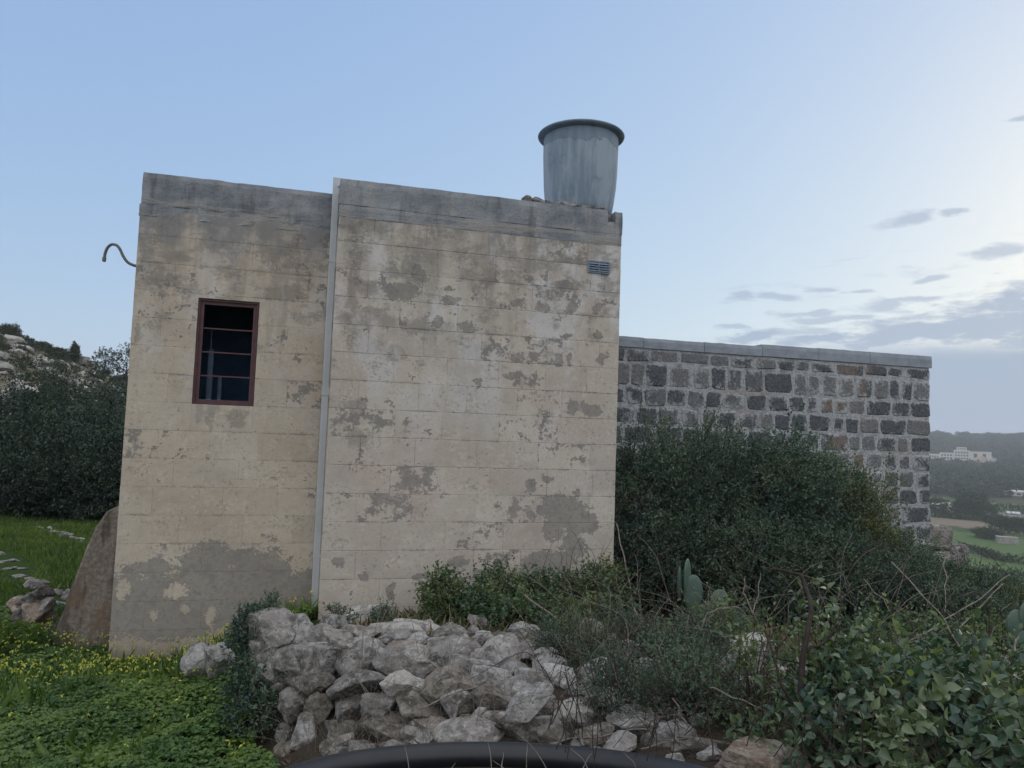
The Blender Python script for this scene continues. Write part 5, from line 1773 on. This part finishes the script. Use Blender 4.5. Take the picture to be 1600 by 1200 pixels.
mb = MB(); mt_ = MB()
for k in range(330):
    ph = rad(rng.uniform(-42, -12)); r = 22 + 100 * rng.uniform(0, 1) ** .8
    x, y = r * math.sin(ph), r * math.cos(ph)
    s = rng.uniform(.35, 1.2) * (1 + r / 220)
    s *= 1 - .5 * sstep(r, 80, 118)
    C, D = crown_points(46, (x, y, hz(x, y) + s * .15), (s, s, s * .62), .3, .3, k, -.3)
    lf = .06 + r * .0016
    sprays(mb, C, D, np.full(len(C), .3), 9, lf, up=.4)
o = mb.build('hillside_scrub', M['hedge_far'])
tag(o, 'dark scrub spread over the rocky hillside at the left', 'scrub', kind='stuff')
for k in range(290):
    ph = rad(rng.uniform(-40, -22)); r = 22 + 96 * rng.uniform(0, 1) ** .9
    x, y = r * math.sin(ph), r * math.cos(ph)
    s = rng.uniform(.4, 1.4) * (.5 + r / 110)
    put_stone('rock', random.choice(STF), (x, y, hz(x, y) + s * .1), (s * 1.3, s, s * .62), (random.uniform(-.3, .3), random.uniform(-.3, .3), random.uniform(0, 6)), ground)

for (px, py, hw, r_, lab, cone) in [(160, 545, 17, 108, 'round pine on the skyline of the left hill', False), (197, 538, 17, 104, 'taller dark pine on the skyline by the building corner', False),
                                    (113, 538, 7, 112, 'small pointed tree on the skyline beside the ruined hut', True), (60, 540, 12, 112, 'small round bush on the skyline of the left hill, left of the pointed tree', False),
                                    (5, 508, 16, 116, 'dark bush on the highest point of the left hill at the edge', False), (85, 545, 12, 110, 'small bush on the skyline left of the pointed tree', False)]:
    d = dir_of(px, 600); k_ = r_ / math.hypot(d[0], d[1]); b = np.array([d[0] * k_, d[1] * k_, 0]); b[2] = hz(b[0], b[1]) - .1
    h = max(.8, top_h(b, py, px)); tree('hill_tree', lab, b, h, hw * b[1] / FPX * 1.05, 260, 10, .2, M['hedge_far'], trunk_h=.18, seed=px, tw=.4, trunk_r=.1, cone=cone)
d = dir_of(120, 550); k_ = 113 / math.hypot(d[0], d[1]); b = np.array([d[0] * k_, d[1] * k_, 0]); b[2] = hz(b[0], b[1]) - .2
hut = empty('ruined_hut', tuple(b)); tag(hut, 'small ruined stone hut on the skyline of the left hill', 'ruin')
mb = MB(); mb.block(-1.2, 1.0, 0, 1.5, 0, 1.2, .06, .12); mb.build('wall', M['limestone_far'], hut)
mb = MB(); mb.block(1.02, 1.8, .2, 1.4, 0, .7, .06, .12); mb.build('fallen_wall', M['limestone_far'], hut)


# ------------------------------------------------------------------ valley and far slope on the right
def polar(px, r):
    d = dir_of(px, 800); k = r / math.hypot(d[0], d[1])
    x, y = d[0] * k, d[1] * k
    return np.array([x, y, hz(x, y)])


def blob_tree_mesh(seed, n=60, per=7, leaf=.16):
    mb = MB()
    C, D = crown_points(n, (0, 0, .58), (.5, .5, .42), .4, .3, seed, -1)
    sprays(mb, C, D, np.full(len(C), .12), per, leaf, up=.3)
    return mb.mesh('crown', M['hedge_far'])


CROWNS = [blob_tree_mesh(k) for k in range(5)]
CROWNS_FINE = [blob_tree_mesh(20 + k, 420, 9, .065) for k in range(3)]
tb = MB(); tb.tube([(0, 0, -.1), (0, 0, .25), (.02, 0, .6)], [.035, .028, .012], 5)
TRUNK = tb.mesh('trunk', M['bark'])


def far_tree(label, p, h, w, group=None, fine=False, cat='tree', name='far_tree'):
    root = empty(name, tuple(p), random.uniform(0, 6)); tag(root, label, cat, group)
    for nm, me in (('crown', random.choice(CROWNS_FINE if fine else CROWNS)), ('trunk', TRUNK)):
        o = bpy.data.objects.new(nm, me); o.scale = (w, w, h); link(o, root)
    return root


for k in range(26):
    px = 1440 + k * 10.5 + random.uniform(-1, 1)
    far_tree('small round tree in the row along the parking strip across the fields', polar(px, 452), 4.2 + random.uniform(-.5, .6), 3.2, 'trees in a row along the parking strip')
for (px, r, h, w, lab) in [(1521, 405, 11, 15, 'large dark tree standing before the row of small trees in the valley'), (1508, 398, 8, 10, 'dark tree at the left flank of the large valley tree'),
                           (1462, 390, 8.5, 10, 'dark round tree in the valley just right of the end of the block wall'), (1540, 394, 6, 9, 'low dark tree right of the large valley tree'),
                           (1484, 392, 4.5, 10, 'low hedge tree between the two dark valley trees'), (1562, 350, 5.5, 9, 'bushy tree behind the small stone hut in the fields'),
                           (1580, 352, 4.5, 11, 'low bushy tree right behind the small stone hut'), (1600, 350, 5, 10, 'bushy tree right of the small stone hut at the picture edge'),
                           (1540, 312, 3.4, 9, 'dense bush against the left wall of the small stone hut'), (1549, 308, 3.0, 6, 'low bush touching the small stone hut')]:
    far_tree(lab, polar(px, r), h, w, fine=True)


def hedge(label, pts, h, w, name='hedge'):
    mb = MB()
    for (a, b) in zip(pts[:-1], pts[1:]):
        A, B = polar(*a), polar(*b)
        n_ = max(3, int(np.linalg.norm(B - A) / (w * .45)))
        for t in np.linspace(0, 1, n_):
            p = A + (B - A) * t + np.array([rng.normal() * .3, rng.normal() * .5, 0]); p[2] = hz(p[0], p[1])
            s = rng.uniform(.7, 1.25)
            C, D = crown_points(26, p + (0, 0, h * .3), (w * .6 * s, w * .6 * s, h * .7 * s), .4, .3, rng.uniform(0, 90), -.4)
            sprays(mb, C, D, np.full(len(C), .4), 8, .42, up=.3)
    o = mb.build(name, M['hedge_far']); tag(o, label, 'hedge')
    return o


hedge('nearest dark hedge across the valley between brown and green fields', [(1440, 216), (1500, 217), (1560, 219), (1640, 221), (1800, 223)], 1.6, 2.2)
hedge('dark hedge slanting across the green field below the stone hut', [(1450, 268), (1500, 268), (1530, 262), (1560, 250), (1640, 244), (1800, 238)], 2.0, 2.6)
hedge('scrubby hedge along the far side of the green field with the hut', [(1545, 334), (1580, 336), (1640, 338)], 2.6, 4)
hedge('dark scrubby hedge in front of the parking strip', [(1440, 384), (1500, 386), (1560, 390), (1640, 394)], 2.4, 4)

# stone field hut
hb = polar(1573, 300); 
fh = empty('field_hut', tuple(hb), -.4); tag(fh, 'small flat-roofed stone hut standing in the green field', 'hut')
mb = MB(); mb.box(-3.0, 1.6, -1.6, 1.6, -.5, 2.0); mb.box(1.601, 3.0, -1.6, -1.2, -.5, 2.0); mb.box(2.3, 3.0, -1.199, 1.6, -.5, 2.0); mb.box(1.601, 2.299, -1.599, -1.2, 1.6, 1.99)
mb.build('wall', M['limestone_far'], fh)
mb = MB(); mb.box(-3.1, 3.1, -1.7, 1.7, 2.001, 2.2); mb.build('roof', M['limestone_far'], fh)
mb = MB(); mb.box(1.61, 2.29, -1.0, 1.55, -.4, 1.58); mb.build('doorway', M['far_window'], fh)

# parked cars by the tree row
def far_car(label, p, rz):
    root = empty('parked_car', tuple(p), rz); tag(root, label, 'car', 'cars on the parking strip across the fields')
    mb = MB()
    prof = [(-2.1, .35), (-2.1, .85), (-1.2, .95), (-.7, 1.42), (.9, 1.42), (1.5, .95), (2.1, .85), (2.1, .35)]
    V = [(x, s * .85, z) for s in (-1, 1) for x, z in prof]
    n_ = len(prof)
    mb.add(V, [(i, (i + 1) % n_, n_ + (i + 1) % n_, n_ + i) for i in range(n_)]); mb.f.append(np.array([list(range(n_))[::-1], list(range(n_, 2 * n_))]))
    mb.build('body', M['car_paint'], root)
    for x in (-1.3, 1.3):
        for s in (-.8, .8):
            mb = MB(); mb.tube([(x, s - .1, .33), (x, s + .1, .33)], .33, 10); mb.build('wheel', M['black_plastic'], root)
    mb = MB(); mb.add([(-1.1, -.86, .98), (1.35, -.86, .98), (.85, -.86, 1.35), (-.68, -.86, 1.35)], [(0, 1, 2, 3)])
    mb.add([(-1.1, .86, .98), (1.35, .86, .98), (.85, .86, 1.35), (-.68, .86, 1.35)], [(3, 2, 1, 0)]); mb.build('window', M['far_window'], root)


for px in (1575, 1583, 1590, 1467, 1460):
    far_car('white car parked on the strip beside the row of small trees', polar(px, 446), 1.2 if px > 1500 else -.3)
# long pale polytunnel-like sheds
for (px, r, w, h, lab) in [(1466, 447, 12, 2.4, 'long low pale shed beside the row of small trees near the block wall'), (1584, 600, 11, 2.6, 'low white farm shed at the foot of the wooded slope'), (1600, 620, 8, 2.6, 'low white farm shed at the right edge below the wooded slope'),
                           (1563, 760, 11, 4, 'small white house alone in the wooded slope')]:
    p = polar(px, r); root = empty('farm_shed', tuple(p), -.5); tag(root, lab, 'shed')
    mb = MB(); mb.box(-w / 2, w / 2, -2.5, 2.5, -2, h); mb.build('wall', M['white_paint'], root)
    mb = MB(); V = [(-w / 2 - .2, -2.8, h + .01), (w / 2 + .2, -2.8, h + .01), (w / 2 + .2, 2.8, h + .01), (-w / 2 - .2, 2.8, h + .01), (-w / 2 - .2, 0, h + 1.2), (w / 2 + .2, 0, h + 1.2)]
    mb.add(V, [(0, 1, 5, 4), (3, 4, 5, 2), (0, 3, 2, 1)]); mb.f.append(np.array([(0, 4, 3), (1, 2, 5)])); mb.build('roof', M['white_paint'], root)
    mb = MB(); mb.box(-w * .3, -w * .3 + 2, -2.53, -2.501, 0, 2); mb.box(w * .15, w * .15 + 2, -2.53, -2.501, .6, 1.8); mb.build('opening', M['far_window'], root)

# white hotel on the far slope
R_ = 1000
hp = polar(1500, R_)
hotel = empty('hotel', (hp[0], hp[1], hp[2]), -rad(31))
tag(hotel, 'large white terraced hotel on the far wooded slope', 'hotel')
k = math.hypot(hp[0], hp[1]) * .84 / FPX * 1.06       # metres per photo pixel there
blocks_ = [('wall', -46, -34, 2, 24, -6, 16), ('wall', -33.9, -20, 0, 24, -6, 13), ('wall', -19.9, -6, 4, 26, -6, 15), ('wall', -5.9, 10, 2, 24, -6, 18.5), ('wall', 10.1, 31, 0, 22, -6, 17.5), ('wall', 31.1, 37, 4, 20, -6, 9), ('tower', -3, 7, 6, 18, 18.6, 22), ('terrace', -24, 10, -14, -.2, -8, 2.5), ('terrace', -14, 4, -20, -14.2, -9, -1)]
for nm, x0, x1, y0, y1, z0, z1 in blocks_:
    mb = MB(); mb.box(x0, x1, y0, y1, z0, z1); mb.build(nm, M['white_paint'], hotel)
for (x0, x1, yf, z0, z1, nx, nz_) in [(-45, -35, 2, 3, 15, 4, 3), (-33, -21, 0, 2, 12, 5, 3), (-19, -7, 4, 4, 14, 4, 3), (-5, 9, 2, 4, 17.5, 5, 4), (-23, 9, -14, -3, 1.6, 10, 1), (-2, 6, 6, 19, 21.5, 4, 1)]:
    for i in range(nx):
        for j in range(nz_):
            xa = x0 + (x1 - x0) * (i + .2) / nx; xb = x0 + (x1 - x0) * (i + .8) / nx
            za = z0 + (z1 - z0) * (j + .2) / nz_; zb = z0 + (z1 - z0) * (j + .72) / nz_
            mb = MB(); mb.box(xa, xb, yf - .25, yf - .02, za, zb); mb.build('window', M['far_window'], hotel)
for x0 in (14, 22.5):
    mb = MB(); mb.box(x0, x0 + 3.2, -.3, -.02, 0, 15); mb.build('window', M['far_window'], hotel)
mb = MB(); mb.tube([(2, 12, 22.1), (2, 12, 34)], .35, 6); mb.build('mast', M['far_window'], hotel)
# pale earth bank curving below it
mb = MB()
L_ = []
for t in np.linspace(0, 1, 24):
    p = polar(1520 + 42 * t, 980 + 55 * t * t)
    hgt_ = 4 + 9 * math.sin(math.pi * min(1, t * .8 + .1))
    L_.append((p + (0, 0, -3), p + (0, 1.5, hgt_ * .7), p + (0, 6, hgt_)))
V = [q for l in L_ for q in l]
mb.add(V, [(i * 3 + j, (i + 1) * 3 + j, (i + 1) * 3 + j + 1, i * 3 + j + 1) for i in range(23) for j in range(2)])
o = mb.build('earth_bank', M['earth_bank'], None, True); tag(o, kind='structure')

# woodland on the far slope reads as one mass
inst = MB()
base_me = []
for k in range(6):
    b = MB(); C, D = crown_points(34, (0, 0, .45), (.55, .55, .5), .4, .3, 700 + k, -.6); sprays(b, C, D, np.full(len(C), .2), 6, .3, up=.3)
    base_me.append((np.concatenate(b.v), np.concatenate(b.f)))
cnt = 0
while cnt < 4200:
    ph = rad(rng.uniform(20, 48)); r = 560 + 960 * rng.uniform(0, 1) ** .8
    x, y = r * math.sin(ph), r * math.cos(ph)
    if vnoise(x, y, .03, 2) < -.55 and rng.uniform() < .7: continue
    if abs(math.degrees(ph) - math.degrees(math.atan2(hp[0], hp[1]))) < 2.6 and 955 < r < 1012: continue
    s = rng.uniform(5, 11) * (1 + (r - 560) / 2200)
    V, F = base_me[rng.integers(6)]
    a = rng.uniform(0, 6.28); ca, sa = math.cos(a), math.sin(a)
    s *= 1 - .4 * sstep(r, 1250, 1480)
    W = np.stack([V[:, 0] * ca - V[:, 1] * sa, V[:, 0] * sa + V[:, 1] * ca, V[:, 2] * .75], -1) * s + np.array([x, y, hz(x, y) - .3])
    inst.add(W, F); cnt += 1
o = inst.build('far_woodland', M['hedge_far'])
tag(o, 'dark woodland covering the far slope behind the hotel', 'woodland', kind='stuff')

# ------------------------------------------------------------------ the air
# ------------------------------------------------------------------ the air
HAZE = 3.3e-4
mb = MB(); mb.box(-1800, 1800, -1800, 1800, -34, 72)
o = mb.build('haze', None)
mt = bpy.data.materials.new('haze'); mt.use_nodes = True
nt = mt.node_tree
for nd in list(nt.nodes):
    if nd.type != 'OUTPUT_MATERIAL': nt.nodes.remove(nd)
pv = nt.nodes.new('ShaderNodeVolumePrincipled')
pv.inputs['Color'].default_value = (.86, .92, 1.0, 1)
pv.inputs['Density'].default_value = HAZE
pv.inputs['Anisotropy'].default_value = .3
nt.links.new(pv.outputs[0], nt.nodes['Material Output'].inputs['Volume'])
o.data.materials.append(mt)
tag(o, kind='stuff')
